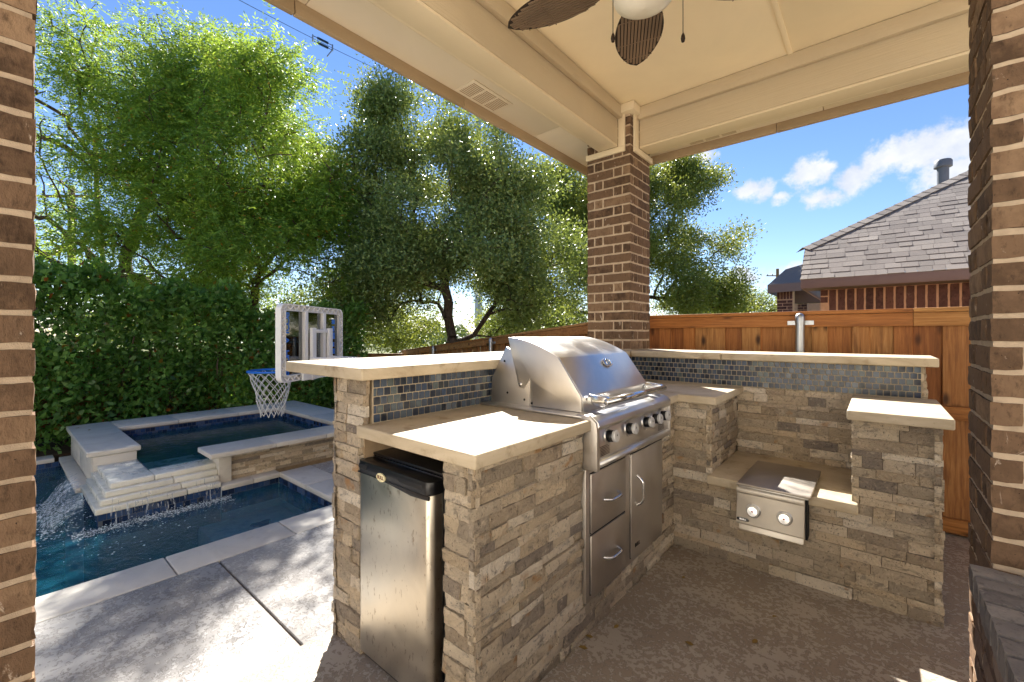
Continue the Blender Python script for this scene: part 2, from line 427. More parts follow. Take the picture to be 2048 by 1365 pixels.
SHINGLE_STOPS = [(0, '6f6863'), (.25, '7d756f'), (.5, '877f78'), (.75, '756e68'), (1, '8f877f')]
def m_shingle():
    m, nt, bs = new('asphalt_shingle'); p = pos(nt); r = rnd(nt)
    c = ramp(nt, r, SHINGLE_STOPS); n = noise(nt, p, 240, 3, .7); c = mixc(nt, mrange(nt, n, .35, .7), c, '6a615d')
    c = mixc(nt, .5, c, ramp(nt, r, SHINGLE_STOPS))
    S(nt, bs, col=c, rough=.95, spec=.15); bump(nt, bs, n, .5, .004); return m
SHINGLE = m_shingle()
HFASCIA = m_plain('mauve_brown_paint', '6f5c5c', .6, var=.05)
WHITEP = m_plain('white_plastic', 'ecebe8', .4, var=.06)
BLUEP = m_plain('blue_plastic', '2374d8', .35, var=.08)
CORD = m_plain('white_cord', 'd8d7d2', .8)
GREYP = m_plain('grey_vent_paint', '5f646c', .5)
SIDING = m_plain('pale_siding', 'b9b2a6', .8)
SOIL = m_plain('soil', '4a3a2a', .98, var=.3, nscale=9, bstr=.8)
GRASS = m_plain('dry_grass_ground', '5e6236', .98, var=.35, nscale=3, bstr=.8)
HOUSEW = m_plain('tan_house_wall', 'ebe3d6', .9, var=.06, nscale=4)
PLASTER = m_plain('pool_plaster', 'c6d8de', .85, var=.12, nscale=5)
FOAM_M = None
def m_glass(name, col, alpha=.75):
    m, nt, bs = new(name); nt.nodes.remove(bs)
    t = nd(nt, 'ShaderNodeBsdfTransparent', {'Color': lin(col)}); g = nd(nt, 'ShaderNodeBsdfGlossy', {'Roughness': .04, 'Color': (1, 1, 1, 1)})
    f = nd(nt, 'ShaderNodeFresnel', {'IOR': 1.5}).outputs[0]
    mx = nd(nt, 'ShaderNodeMixShader', {0: mth(nt, 'ADD', f, .08)}); nt.links.new(t.outputs[0], mx.inputs[1]); nt.links.new(g.outputs[0], mx.inputs[2])
    nt.links.new(mx.outputs[0], nt.nodes['Material Output'].inputs['Surface']); return m
ACRYL = m_glass('clear_acrylic', 'd2dade')
def m_water(name, absorb, density, scale, strength, tint='d8eef4', body=('0f5f86', .5)):
    m, nt, bs = new(name); nt.nodes.remove(bs); p = pos(nt)
    v = sc(nt, p, (1.0, 1.5, 1))
    h = mth(nt, 'ADD', noise(nt, v, scale, 4, .55, .6), mth(nt, 'MULTIPLY', noise(nt, v, scale*3.1, 3, .5, .4), .4))
    b = nd(nt, 'ShaderNodeBump', {'Height': h, 'Strength': strength, 'Distance': .05}).outputs[0]
    t = nd(nt, 'ShaderNodeBsdfTransparent', {'Color': lin(tint)})
    g = nd(nt, 'ShaderNodeBsdfGlossy', {'Roughness': .03, 'Color': (1, 1, 1, 1), 'Normal': b})
    f = nd(nt, 'ShaderNodeFresnel', {'IOR': 1.33, 'Normal': b}).outputs[0]
    mx = nd(nt, 'ShaderNodeMixShader', {0: mth(nt, 'MULTIPLY', f, .75)}); nt.links.new(t.outputs[0], mx.inputs[1]); nt.links.new(g.outputs[0], mx.inputs[2])
    df = nd(nt, 'ShaderNodeBsdfDiffuse', {'Color': lin(body[0]), 'Normal': b}); m0 = nd(nt, 'ShaderNodeMixShader', {0: body[1]}); nt.links.new(t.outputs[0], m0.inputs[1]); nt.links.new(df.outputs[0], m0.inputs[2]); nt.links.new(m0.outputs[0], mx.inputs[1])
    out = nt.nodes['Material Output']; nt.links.new(mx.outputs[0], out.inputs['Surface'])
    va = nd(nt, 'ShaderNodeVolumeAbsorption', {'Color': lin(absorb), 'Density': density}); nt.links.new(va.outputs[0], out.inputs['Volume'])
    return m
WATER = m_water('pool_water', '35aede', .8, 8.0, .32, body=('256c84', .42))
SPAWATER = m_water('spa_water', '4aa0b0', 1.0, 6, .15, body=('1a5f70', .4))
def m_foam(name, a):
    m, nt, bs = new(name); p = pos(nt)
    S(nt, bs, col='e6eef2', rough=.35); n = noise(nt, sc(nt, p, (1, 1, .16)), 70, 3, .6)
    t = nd(nt, 'ShaderNodeBsdfTransparent'); mx = nd(nt, 'ShaderNodeMixShader', {0: mrange(nt, n, .46, .64, 0, a)})
    nt.links.new(t.outputs[0], mx.inputs[1]); nt.links.new(bs.outputs[0], mx.inputs[2]); nt.links.new(mx.outputs[0], nt.nodes['Material Output'].inputs['Surface']); return m
FALL = m_foam('falling_water', .62); FOAM = m_plain('white_foam', 'dfe9ee', .4, var=.04)
WIRE = m_plain('wire', '3a3f48', .6); INSUL = m_plain('insulator', '23344c', .4)

# ================================================================== SETTING: ground, patio, deck, pool
def ring_ground():
    inner = [(-8.4, -6), (5.4, -6), (5.4, 4.06), (-2.3, 4.06), (-8.4, 6.2)]
    mid = [(-11, -9), (8, -9), (8, 5.6), (-1.5, 6.5), (-11, 10)]
    outer = [(-900, -900), (900, -900), (900, 900), (-300, 1200), (-900, 900)]
    V = [(x, y, -.12) for x, y in inner]+[(x, y, -1.0) for x, y in mid]+[(x, y, -1.6) for x, y in outer]
    F = []
    for k in range(2):
        for i in range(5): j = (i+1) % 5; F.append((k*5+i, k*5+5+i, k*5+5+j, k*5+j))
    return V, F
v, f = ring_ground(); obj('ground', v, f, GRASS, kind='structure', label='dry grass ground around and beyond the fenced yard', cat='ground')
patio = box('patio_floor', (-1.84, 3.4, -.8, 4.12, -.25, 0), PATIO, None, .008, kind='structure', label='brown grey spray textured patio floor under the roof', cat='floor')
TERR = m_lime('pale_terrace_stone', 'd6cfc2', 'e0dacf', 'e6e1d8', .8, .1)  # pale stone for unseen paving, added to bounce sun up to the ceiling
box('terrace', (-1.84, 5.4, -6, -.803, -.25, -.002), TERR, None, .004, kind='structure', label='pale stone terrace behind the covered patio', cat='terrace')
box('terrace', (3.403, 5.4, -.8, 4.1, -.25, -.002), TERR, None, .004, kind='structure', label='pale stone terrace along the house side of the patio', cat='terrace')
deck = thing('pool_deck', 'light grey spray textured concrete deck slabs beside the pool', 'deck', (-2.4, 1, -.05), kind='structure')
for a, b in ((-6, -1.59), (-1.578, .851), (.863, 3.3), (3.312, 5.2)):
    box('slab', (-2.998, -1.846, a, b, -.2, -.05), DECK, deck, .006)
box('slab', (-4.46, -3.004, 2.096, 5.2, -.2, -.052), DECK, deck, .006)
box('slab', (-7.0, -4.47, 3.06, 5.2, -.2, -.053), DECK, deck, .006)
box('joint_filler', (-2.99, -1.85, -6, 5.1, -.2, -.062), JOINT, deck, 0)
box('planting_bed', (-8.4, -7.06, -6, 5.2, -.3, -.06), SOIL, None, 0, kind='structure', label='dark soil bed under the laurel hedge', cat='soil')

# pool shell
WZ = -.155
V = []; F = []
shell = [(-6.86, -6), (-3.29, -6), (-3.29, 1.79), (-4.60, 1.79), (-4.60, .62), (-5.6, .62), (-6.86, .62)]
def shell_mesh(poly, zt, zb):
    n = len(poly)
    V = [(x, y, zt) for x, y in poly]+[(x, y, zb) for x, y in poly]
    F = [(i, n+i, n+(i+1) % n, (i+1) % n) for i in range(n)]+[tuple(range(n, 2*n))]
    return V, F
basin = thing('pool_basin', 'blue grey plaster swimming pool basin with tanning shelf', 'pool', (-5, 0, -1.4), kind='structure')
v, f = shell_mesh(shell, -.1, -1.35); obj('basin_shell', v, f, PLASTER, basin)
box('tanning_shelf', (-4.468, -3.292, 1.12, 1.788, -1.34, -.36), m_plain('pale_plaster', 'd2d6ce', .85, var=.2, nscale=14), basin, .02)
for x, y in ((-4.1, 1.5), (-3.62, 1.42)):      # dark blue leaf-shaped tiles set in the shelf
    pts = [(x+.07*math.cos(a)*(1+.35*math.cos(3*a)), y+.07*math.sin(a)*(1+.35*math.cos(3*a))) for a in [k*math.pi/8 for k in range(16)]]
    prism('shelf_emblem', pts, 'z', -.359, -.352, PTILE, basin, 0)
wp = [(x+.002*(1 if x < -5 else -1), y) for x, y in shell]
v, f = prism_vf([(-6.858, -5.99), (-3.292, -5.99), (-3.292, 1.788), (-4.58, 1.788), (-4.58, .60), (-6.858, .60)], 'z', -1.345, WZ)
obj('pool_water', v, f, WATER, kind='structure', label='rippling deep blue pool water', cat='water')

def coping_run(parent, segs, axis, a0, a1, zt=-.05, th=.045, mat=None):
    for s0, s1 in zip(segs[:-1], segs[1:]):
        b = (a0, a1, s0+.003, s1-.003, zt-th, zt) if axis == 'y' else (s0+.003, s1-.003, a0, a1, zt-th, zt)
        box('coping_stone', b, mat or COPING, parent, .008, 3)
pc = thing('pool_coping', 'pale limestone coping edging the pool', 'coping', (-3.1, 0, -.1))
coping_run(pc, [-5.2, -4.55, -3.9, -3.25, -2.6, -1.95, -1.3, -.64, .01, .66, 1.31, 2.09], 'y', -3.30, -3.0)
coping_run(pc, [-4.47, -3.9, -3.303], 'x', 1.782, 2.09)
coping_run(pc, [-5.0, -4.0, -3.1, -2.2, -1.3, -.4, .42], 'y', -7.05, -6.83)
box('coping_bed', (-7.04, -6.86, -5.2, .42, -.3, -.096), CORE, pc, 0)
box('coping_bed', (-3.285, -3.01, -5.2, 2.08, -.3, -.096), CORE, pc, 0)
def tile_band(parent, o, u, n, length, zt, rows, size=.05, name='waterline_tiles'):
    o = Vector(o); u = Vector(u); n = Vector(n); Q = []; r2 = random.Random(3)
    for r in range(rows):
        x = (size*.5 if r % 2 else 0)
        while x < length-.01:
            w = min(size, length-x)-.004; h = size-.004; b = o+u*x+n*.004; b.z = zt-(r+1)*size
            p = [b, b+u*w, b+u*w+Vector((0, 0, h)), b+Vector((0, 0, h))]
            Q.append(p)
            q = [k-n*.004 for k in p]
            for i in range(4): Q.append([q[i], q[(i+1) % 4], p[(i+1) % 4], p[i]])
            x += size
    # connect each tile as an island of its own
    V = []; F = []
    for k in range(0, len(Q), 5):
        p = Q[k]; q = [a-n*.004 for a in p]; o0 = len(V); V += p+q
        F += [(o0, o0+1, o0+2, o0+3)]+[(o0+4+i, o0+4+(i+1) % 4, o0+(i+1) % 4, o0+i) for i in range(4)]
    obj(name, V, F, PTILE, parent, kind='stuff')
    a = o; b = o+u*length
    z1 = zt; z0 = zt-rows*size
    obj('grout', [(a.x, a.y, z0), (b.x, b.y, z0), (b.x, b.y, z1), (a.x, a.y, z1)], [(0, 1, 2, 3)], DGROUT, parent)
tile_band(pc, (-4.465, 1.786, 0), (1, 0, 0), (0, -1, 0), 1.17, -.096, 4)
tile_band(pc, (-6.856, -5, 0), (0, 1, 0), (1, 0, 0), 5.5, -.096, 4)

# ================================================================== PATIO ROOF
roof = thing('patio_roof', 'beige patio roof with boarded beams, flat ceiling and wide soffit', 'roof', (0, 0, 2.77))
BX, BY, ZB, ZC = -1.62, 3.42, 2.85, 3.155      # inner beam faces
EX, EY, ZS = -2.195, 3.935, 2.95
RX1, RY0 = 1.1, -.4
box('ceiling_panel', (BX-.02, -.437, RY0, BY+.02, ZC, ZC+.03), CEIL, roof, .002)
box('ceiling_panel', (-.433, RX1, RY0, BY+.02, ZC, ZC+.03), CEIL, roof, .002)
box('batten', (-.449, -.421, RY0, BY, ZC-.008, ZC+.002), CEIL, roof, .002)
box('beam', (BX-.15, BX, RY0, 3.279, ZB, ZC-.001), BEAMY, roof, .004)
box('beam', (-1.499, RX1, BY, BY+.15, ZB, ZC-.001), BEAMX, roof, .004)
box('beam_bottom_board', (BX-.155, BX-.001, RY0, 3.278, ZB-.018, ZB-.001), TRIM, roof, .003)
box('beam_bottom_board', (-1.4985, RX1, BY+.001, BY+.155, ZB-.018, ZB-.001), TRIM, roof, .003)
box('frieze_board', (BX+.001, BX+.04, RY0, 3.277, ZC-.10, ZC-.002), BEAMY, roof, .003)
box('frieze_board', (-1.498, RX1, BY-.04, BY-.001, ZC-.10, ZC-.002), BEAMX, roof, .003)
# trim collar where the beams meet the pillar
box('pillar_trim', (-1.921, -1.562, 3.278, 3.2985, 2.785, 2.831), TRIM, roof, .003)
box('pillar_trim', (-1.6195, -1.562, 3.279, 3.298, 2.832, 3.085), TRIM, roof, .003)
box('pillar_trim', (-1.5185, -1.498, 3.342, 3.701, 2.785, 2.831), TRIM, roof, .003)
box('pillar_trim', (-1.518, -1.4995, 3.342, 3.4195, 2.832, 3.085), TRIM, roof, .003)
box('pillar_cap_block', (-1.619, -1.47, 3.25, 3.419, 3.086, ZC-.002), TRIM, roof, .004)
# soffits
for a, b in ((RY0, 1.0), (1.004, 2.9), (2.904, EY)):
    box('soffit_panel', (EX, BX-.148, a, b, ZS, ZS+.02), SOFFIT, roof, .002)
for a, b in ((BX-.148, -.3), (-.296, RX1)):
    box('soffit_panel', (a+.002, b, BY+.148, EY, ZS, ZS+.02), SOFFIT, roof, .002)
box('soffit_batten', (.05, .09, BY+.15, EY-.01, ZS-.006, ZS+.001), SOFFIT, roof, .002)
for a, b in ((RY0, .95), (.953, 2.1), (2.103, EY+.03)):
    box('fascia_board', (EX-.032, EX, a, b, ZS-.07, 3.18), FASCIA, roof, .004)
for a, b in ((EX-.001, -.6), (-.597, RX1)):
    box('fascia_board', (a, b, EY, EY+.032, ZS-.07, 3.18), FASCIA, roof, .004)
box('beam_outer_board', (BX-.175, BX-.151, RY0, 3.278, ZB-.017, ZS+.01), TRIM, roof, .002)
box('beam_outer_board', (-1.499, RX1, BY+.151, BY+.175, ZB-.017, ZS+.01), TRIM, roof, .002)
# roof deck above
prism('roof_deck', [(EX-.06, 3.19), (RX1+.1, 3.19), (RX1+.1, 3.3), (EX-.06, 3.25)], 'y', RY0, EY+.06, SHINGLE, roof, 0)
def vent(x0, x1, y0, y1, nx, ny):
    vt = box('soffit_vent', (x0, x1, y0, y1, ZS-.007, ZS-.0005), SOFFIT, roof, .002)
    L = x1-x0 > y1-y0
    for k in range(3):
        t0, t1 = .06+k*.31, .06+k*.31+.26
        for j in range(9):
            s = .12+j*.088
            if L: b = (x0+(x1-x0)*t0, x0+(x1-x0)*t1, y0+(y1-y0)*s, y0+(y1-y0)*(s+.04), ZS-.0085, ZS-.0065)
            else: b = (x0+(x1-x0)*s, x0+(x1-x0)*(s+.04), y0+(y1-y0)*t0, y0+(y1-y0)*t1, ZS-.0085, ZS-.0065)
            box('louver', b, FASCIA, vt, 0)
vent(-2.18, -1.994, 1.994, 2.385, 0, 0)
vent(-1.259, -.846, 3.734, 3.913, 0, 0)
# unseen walls behind and beside the camera, added to bounce sunlight under the roof
box('house_wall', (-3.0, 5.4, -5.0, -4.8, 0, 4.2), HOUSEW, None, 0, kind='structure', label='tan rendered house wall behind the patio', cat='wall')
box('house_wall', (5.2, 5.4, -4.79, 4.0, 0, 4.2), SIDING, None, 0, kind='structure', label='tan rendered house wall along the patio side', cat='wall')

# ================================================================== BRICK PILLARS
BH, BJ, BL, BD = .0692, .0102, .245, .0675       # king size brick: course 79.4 mm
def rough_brick(seed, nx=6, ny=2, nz=3, amp=.0022):
    r2 = random.Random(seed); bm = bmesh.new()
    bmesh.ops.create_cube(bm, size=1)
    me_es = list(bm.edges)
    for ax, n in ((0, nx), (1, ny), (2, nz)):
        es = [e for e in bm.edges if abs((e.verts[0].co-e.verts[1].co)[ax]) > .5/n and all(abs((e.verts[0].co-e.verts[1].co)[k]) < 1e-6 for k in range(3) if k != ax)]
        if n > 1: bmesh.ops.subdivide_edges(bm, edges=es, cuts=n-1, use_grid_fill=True)
    off = Vector((seed*3.1, seed*1.7, seed*.9))
    for vv in bm.verts:
        c = vv.co; k = sum(abs(abs(x)-.5) < 1e-5 for x in c)
        p = Vector((c.x*BL, c.y*BD, c.z*BH))
        d = Vector((mnoise.noise(p*40+off), mnoise.noise(p*40+off+Vector((9, 0, 0))), mnoise.noise(p*40+off+Vector((0, 9, 0)))))
        p += d*amp
        if k >= 2: p -= Vector((math.copysign(1, c.x)*(abs(abs(c.x)-.5) < 1e-5), math.copysign(1, c.y)*(abs(abs(c.y)-.5) < 1e-5), math.copysign(1, c.z)*(abs(abs(c.z)-.5) < 1e-5)))*.0028*(1+.8*mnoise.noise(p*60+off))
        vv.co = Vector((p.x/BL, p.y/BD, p.z/BH))
    me = bpy.data.meshes.new('brick'); bm.to_mesh(me); bm.free(); me.materials.append(BRICK)
    me.polygons.foreach_set('use_smooth', [True]*len(me.polygons))
    try: me.set_sharp_from_angle(angle=R(55))
    except Exception: pass
    return me
BMESH = [rough_brick(s) for s in range(1, 9)]
def pillar(name, label, x0, y0, z0, z1, w=.40, faces='nesw'):
    t = thing(name, label, 'pillar', (x0+w/2, y0+w/2, z0), 'brown brick pillars of the patio')
    box('mortar', (x0+.007, x0+w-.007, y0+.007, y0+w-.007, z0, z1), MORTAR, t, 0)
    r2 = random.Random(41+int(x0*100))
    n = int((z1-z0)/(BH+BJ)); cx, cy = x0+w/2, y0+w/2
    S2 = w-BL-BD-2*BJ
    for c in range(n):
        zc = z0+(c+.5)*(BH+BJ)
        for s in range(4):
            ang = s*math.pi/2; M0 = Matrix.Translation((cx, cy, zc)) @ Matrix.Rotation(ang, 4, 'Z')
            mir = -1 if c % 2 else 1
            jit = lambda: r2.uniform(-.0025, .0025)
            # long brick from the corner, then a short one
            xl = (-w/2+BL/2)*mir; xs = (-w/2+BL+BJ+S2/2)*mir
            for x, L in ((xl, BL), (xs, S2)):
                if L == S2 and s not in faces: continue
                M = M0 @ Matrix.Translation((x+jit()*.4, -w/2+BD/2+jit(), jit()*.5)) @ Matrix.Rotation(r2.uniform(-.008, .008), 4, 'Y') @ Matrix.Diagonal((L/BL*BL, BD, BH, 1))
                inst('brick', r2.choice(BMESH), t, M)
    return t
pillar('brick_pillar', 'brown brick pillar standing on the corner of the raised bar top', -1.92, 3.30, 1.168, 3.086, faces=(0, 1, 3))
pillar('brick_pillar', 'brown brick pillar between the pool deck and the open patio side, beside the pool water', -1.955, -.335, 0, 2.83, faces=(0, 1, 2))
pillar('brick_pillar', 'brown brick pillar rising above the low brick ledge', .25, 1.835, 0, 3.15, faces=(0, 3))
# low brick ledge in front of the right pillar
led = thing('brick_ledge', 'low brick ledge with a grey weathered rowlock brick cap', 'ledge', (.4, 1.2, 0))
LX, LY1, LZ = .215, 1.812, .62
box('mortar', (LX+.012, .9, -1.0, LY1-.006, 0, LZ-.012), MORTAR, led, 0)
GREYB = m_brick('grey_weathered_brick', '5b5654', '7c7570', '968e86', .4)
WASHB = m_brick('lime_washed_brick', '4a3830', '7a675a', '94857a', .95)
def grey(me, mat, nm):
    a = me.copy(); a.materials.clear(); a.materials.append(mat); return a
GM = [grey(b, GREYB, 'brick') for b in BMESH[:4]]; WM = [grey(b, WASHB, 'brick') for b in BMESH[:4]]
y = LY1
k = 0
while y > -.2:       # rowlock cap: bricks on edge across the ledge
    M = Matrix.Translation((LX-.012+BL/2+.0, y-BH/2, LZ-.02)) @ Matrix.Rotation(math.pi/2, 4, 'X') @ Matrix.Diagonal((BL, BD*1.15, BH, 1))
    inst('cap_brick', GM[k % 4], led, M)
    M = Matrix.Translation((LX+BL+.01+BL/2, y-BH/2, LZ-.022)) @ Matrix.Rotation(math.pi/2, 4, 'X') @ Matrix.Diagonal((BL, BD*1.15, BH, 1))
    inst('cap_brick', GM[(k+1) % 4], led, M)
    y -= BH+.009; k += 1
for c in range(7):
    zc = LZ-.068-(c+.5)*(BH+BJ); y = LY1-(c % 2)*.127; first = True
    if c % 2:
        inst('brick', WM[c % 4], led, Matrix.Translation((LX+BD/2, LY1-.058, zc)) @ Matrix.Rotation(math.pi/2, 4, 'Z') @ Matrix.Diagonal((.116, BD, BH, 1)))
    while y > -.1:
        inst('brick', WM[(c+k) % 4], led, Matrix.Translation((LX+BD/2, y-BL/2, zc)) @ Matrix.Rotation(math.pi/2, 4, 'Z') @ Matrix.Diagonal((BL, BD, BH, 1)))
        y -= BL+BJ; k += 1

# ================================================================== STONE CLADDING
def stone_mesh(seed, nx=5, nz=3):
    off = Vector((seed*5.3, seed*2.1, seed*7.7)); r2 = random.Random(seed*13)
    V = []; F = []; tilt = r2.uniform(-.18, .18); tz = r2.uniform(-.15, .15)
    for j in range(nz+1):
        for i in range(nx+1):
            a = i/nx; b = j/nz; edge = (i in (0, nx)) or (j in (0, nz))
            d = .78+.2*mnoise.noise(Vector((a*3.1, b*2.0, 0))+off)+.12*mnoise.noise(Vector((a*9, b*5, 2))+off)+tilt*(a-.5)+tz*(b-.5)
            if edge: d -= .07
            V.append((a+(.012*mnoise.noise(Vector((a*7, b*5, 4))+off) if 0 < i < nx else 0), -max(.3, min(1.1, d)), b))
    n = nx+1
    for j in range(nz):
        for i in range(nx): F.append((j*n+i, j*n+i+1, (j+1)*n+i+1, (j+1)*n+i))
    bor = [i for i in range(n)]+[j*n+nx for j in range(1, nz+1)]+[nz*n+i for i in range(nx-1, -1, -1)]+[j*n for j in range(nz-1, 0, -1)]
    o = len(V)
    for i in bor: V.append((V[i][0], 0, V[i][2]))
    m = len(bor)
    for k in range(m): F.append((bor[k], o+k, o+(k+1) % m, bor[(k+1) % m]))
    return V, F
SV = [stone_mesh(s) for s in range(1, 15)]
SM = []
for v, f in SV:
    me = mesh('stone', v, f, STONE, True)
    try: me.set_sharp_from_angle(angle=R(60))
    except Exception: pass
    SM.append(me)
def stone_list(o, u, n, L, z0, z1, excl=(), seed=1, depth=.028, hrow=(.034, .056), lrow=(.07, .26)):
    r2 = random.Random(seed); o = Vector(o); u = Vector(u); n = Vector(n); out = []
    z = z0
    while z < z1-.012:
        h = min(r2.choice((.030, .038, .046, .052, .056))*(hrow[1]/.056), z1-z)
        if z1-z-h < .014: h = z1-z
        x = 0
        while x < L-.004:
            l = min(r2.uniform(*lrow)*(1 if h > .035 else 1.25), L-x)
            if L-x-l < .04: l = L-x
            iv = [(x, x+l)]
            for a, b, c, d in excl:
                if z+h > c+.004 and z < d-.004:
                    nv = []
                    for p, q in iv:
                        if q <= a or p >= b: nv.append((p, q))
                        else:
                            if p < a: nv.append((p, a))
                            if q > b: nv.append((b, q))
                    iv = nv
            for p, q in iv:
                if q-p < .012: continue
                dd = depth*r2.uniform(.7, 1.32)
                if q > L-.001: q += r2.uniform(-.004, .009)
                if p < .001: p -= r2.uniform(-.004, .007)
                M = frame_M(o+u*p+Vector((0, 0, z)), u, (0, 0, 1))
                # local y = z cross x; stones protrude along -y, so n must equal -(z x u)
                M = M @ Matrix.Diagonal((q-p-.0022, dd, h-.0022, 1))
                c = o+u*((p+q)/2)+Vector((0, 0, z+h/2))+n*.02
                out.append((M, c, n, (q-p)*h, r2.randrange(len(SM))))
            x += l
        z += h
    return out
CAMP = Vector((0, 0, CAMZ))
def in_frame(c):
    d = c-CAMP; dep = d.x*FW[0]+d.y*FW[1]
    if dep < .1: return False
    u = 1024+FPX*(d.x*RT[0]+d.y*RT[1])/dep; v = HV-FPX*d.z/dep
    return -20 < u < 2068 and -20 < v < 1385
def score(s, boost=1):
    M, c, n, A, k = s; d = CAMP-c
    cs = d.normalized().dot(n)
    return A*max(cs, 0)/d.length_squared if in_frame(c) else 0
def put_stones(walls, limit=300):
    # walls: list of (parent part, stones, visible?)
    al = [(score(s) if vis else 0, i, s, p) for p, L, vis in walls for i, s in enumerate(L)]
    al.sort(key=lambda t: -t[0]); rest = {}
    for k, (scr, i, s, p) in enumerate(al):
        if k < limit and scr > 0: inst('stone', SM[s[4]], p, s[0])
        else: rest.setdefault(p.name, (p, []))[1].append(s)
    for p, L in rest.values():
        v, f = join([([tuple(s[0] @ Vector(q)) for q in SV[s[4]][0]], SV[s[4]][1]) for s in L])
        obj('stone_cladding', v, f, STONE, p, smooth=True, kind='stuff')

# ================================================================== OUTDOOR KITCHEN ISLAND
ZT, TH = .935, .047
isl = thing('outdoor_kitchen_island', 'L shaped outdoor kitchen island clad in split stone with limestone tops and blue mosaic', 'kitchen island', (-1.2, 2.2, 0))
SHADOWJ = m_plain('deep_joint_mortar', '5f5142', .95, var=.2, nscale=20)  # wall backing darkened in colour to stand for shade between the stones
def wall_part(b, m=None): return box('stone_wall', b, m or SHADOWJ, isl, 0)
barw = wall_part((-1.775, -1.59, .965, 3.68, -.1, 1.116), CORE)
pierR = wall_part((-1.092, -.978, .983, 1.5, 0, ZT-TH-.001), CORE)
body = wall_part((-1.589, -.978, 1.501, 2.715, 0, ZT-TH-.001))
wing = wall_part((-1.589, .2, 2.716, 3.68, 0, .43))
block = wall_part((-1.588, -.766, 2.717, 3.355, .431, ZT-TH-.001))
ped = wall_part((-.064, .199, 2.717, 3.355, .431, ZT-TH-.001))
barR = wall_part((-1.588, .198, 3.357, 3.679, .431, 1.116))
X1, Y1, mX, mY = Vector((1, 0, 0)), Vector((0, 1, 0)), Vector((-1, 0, 0)), Vector((0, -1, 0))
# frame_M(u, z): y axis = z x u ; stones protrude along -y.  u=+X -> -y=-Y ; u=+Y -> -y=+X ; u=-Y -> -X ; u=-X -> +Y
walls = [
 (body, stone_list((-.978, .956, 0), Y1, X1, 1.744, 0, ZT-TH, [(1.612-.956, 2.472-.956, .148, .99)], 1), True),
 (pierR, stone_list((-1.10, .983, 0), X1, mY, .146, 0, ZT-TH, (), 2, lrow=(.05, .15)), True),
 (barw, stone_list((-1.80, .967, 0), X1, mY, .205, -.02, ZT-.01, (), 3, lrow=(.06, .2)), True),
 (barw, stone_list((-1.80, .967, 0), X1, mY, .237, ZT-.008, 1.116, (), 4, lrow=(.06, .2)), True),
 (barw, stone_list((-1.775, 3.68, -.0), mY, mX, 2.74, -.05, 1.116, (), 5), False),
 (wing, stone_list((-.978, 2.716, 0), X1, mY, 1.205, 0, ZT-TH, [(.242, .886, .432, 2)], 6), True),
 (block, stone_list((-.766, 2.692, 0), Y1, X1, .663, .48, ZT-TH, (), 7), True),
 (barR, stone_list((-.745, 3.357, 0), X1, mY, .66, .48, ZT, (), 8), True),
 (ped, stone_list((-.064, 3.355, 0), mY, mX, .66, .48, ZT-TH, (), 9), True),
 (ped, stone_list((.199, 2.692, 0), Y1, X1, .66, 0, ZT-TH, (), 10), True),
 (barR, stone_list((.198, 3.335, 0), Y1, X1, .345, 0, 1.116, (), 11), True),
 (barR, stone_list((.199, 3.679, 0), mX, Y1, 1.9, 0, 1.116, (), 12), False),
]
put_stones(walls)
# counters
def slab(name, pts, z0, z1, m=LIME): return prism(name, pts, 'z', z0, z1, m, isl, .007, 3)
rc = lambda x0, x1, y0, y1: [(x0, y0), (x1, y0), (x1, y1), (x0, y1)]
slab('countertop', rc(-1.588, -.92, .925, 1.628), ZT-TH, ZT)
slab('countertop', [(-1.588, 2.452), (-.915, 2.452), (-.915, 2.655), (-.706, 2.655), (-.706, 3.356), (-1.588, 3.356)], ZT-TH, ZT)
slab('countertop', rc(-.108, .258, 2.618, 3.356), ZT-TH, ZT)
slab('burner_shelf', rc(-.752, -.066, 2.648, 3.356), .431, .481)
slab('bar_top', rc(-2.2, -1.515, .908, 2.6), 1.117, 1.166)
slab('bar_top', rc(-2.2, -1.515, 2.604, 3.712), 1.117, 1.166)
slab('bar_top', rc(-1.511, -.84, 3.285, 3.705), 1.117, 1.166)
slab('bar_top', rc(-.836, .262, 3.285, 3.705), 1.117, 1.166)
# mosaic backsplash
def splash(part_box, o, u, n, L, z0, z1):
    part = box('tile_backsplash', part_box, GROUT, isl, 0); out = []; o = Vector(o); u = Vector(u); n = Vector(n)
    rows = 5; ph = (z1-z0-.004)/rows; pw = .0325; r2 = random.Random(4)
    for r in range(rows):
        x = -(pw*.5 if r % 2 else 0)
        while x < L-.006:
            a = max(x, 0); b = min(x+pw, L)
            if b-a > .01:
                w = b-a-.0045; h = ph-.0045
                p = o+u*(a+.002)+Vector((0, 0, z0+.004+r*ph))
                out.append((frame_M(p, u, (0, 0, 1)) @ Matrix.Diagonal((w, .004*r2.uniform(.9, 1.2), h, 1)), p+n*.01, n, w*h, r2.randrange(3), part))
            x += pw
    return out
tv = bevel_mesh('tile', *box_vf(0, 1, -1, .0, 0, 1), TILE, .09, 2)
tl = splash((-1.589, -1.566, .985, 3.356, ZT, 1.1165), (-1.566, .988, 0), Y1, X1, 2.365, ZT, 1.1165) + \
     splash((-1.56, .205, 3.337, 3.3565, ZT, 1.1165), (-1.56, 3.337, 0), X1, mY, 1.755, ZT, 1.1165)
tl.sort(key=lambda t: -score(t[:5])*(0 if (t[2].x > .5 and 1.66 < t[1].y < 3.1) else 1))
rest = {}
bmv = [tuple(v.co) for v in tv.vertices]; bmf = [tuple(p.vertices) for p in tv.polygons]
for k, t in enumerate(tl):
    if k < 300: inst('tile', tv, t[5], t[0])
    else: rest.setdefault(t[5].name, (t[5], []))[1].append(t)
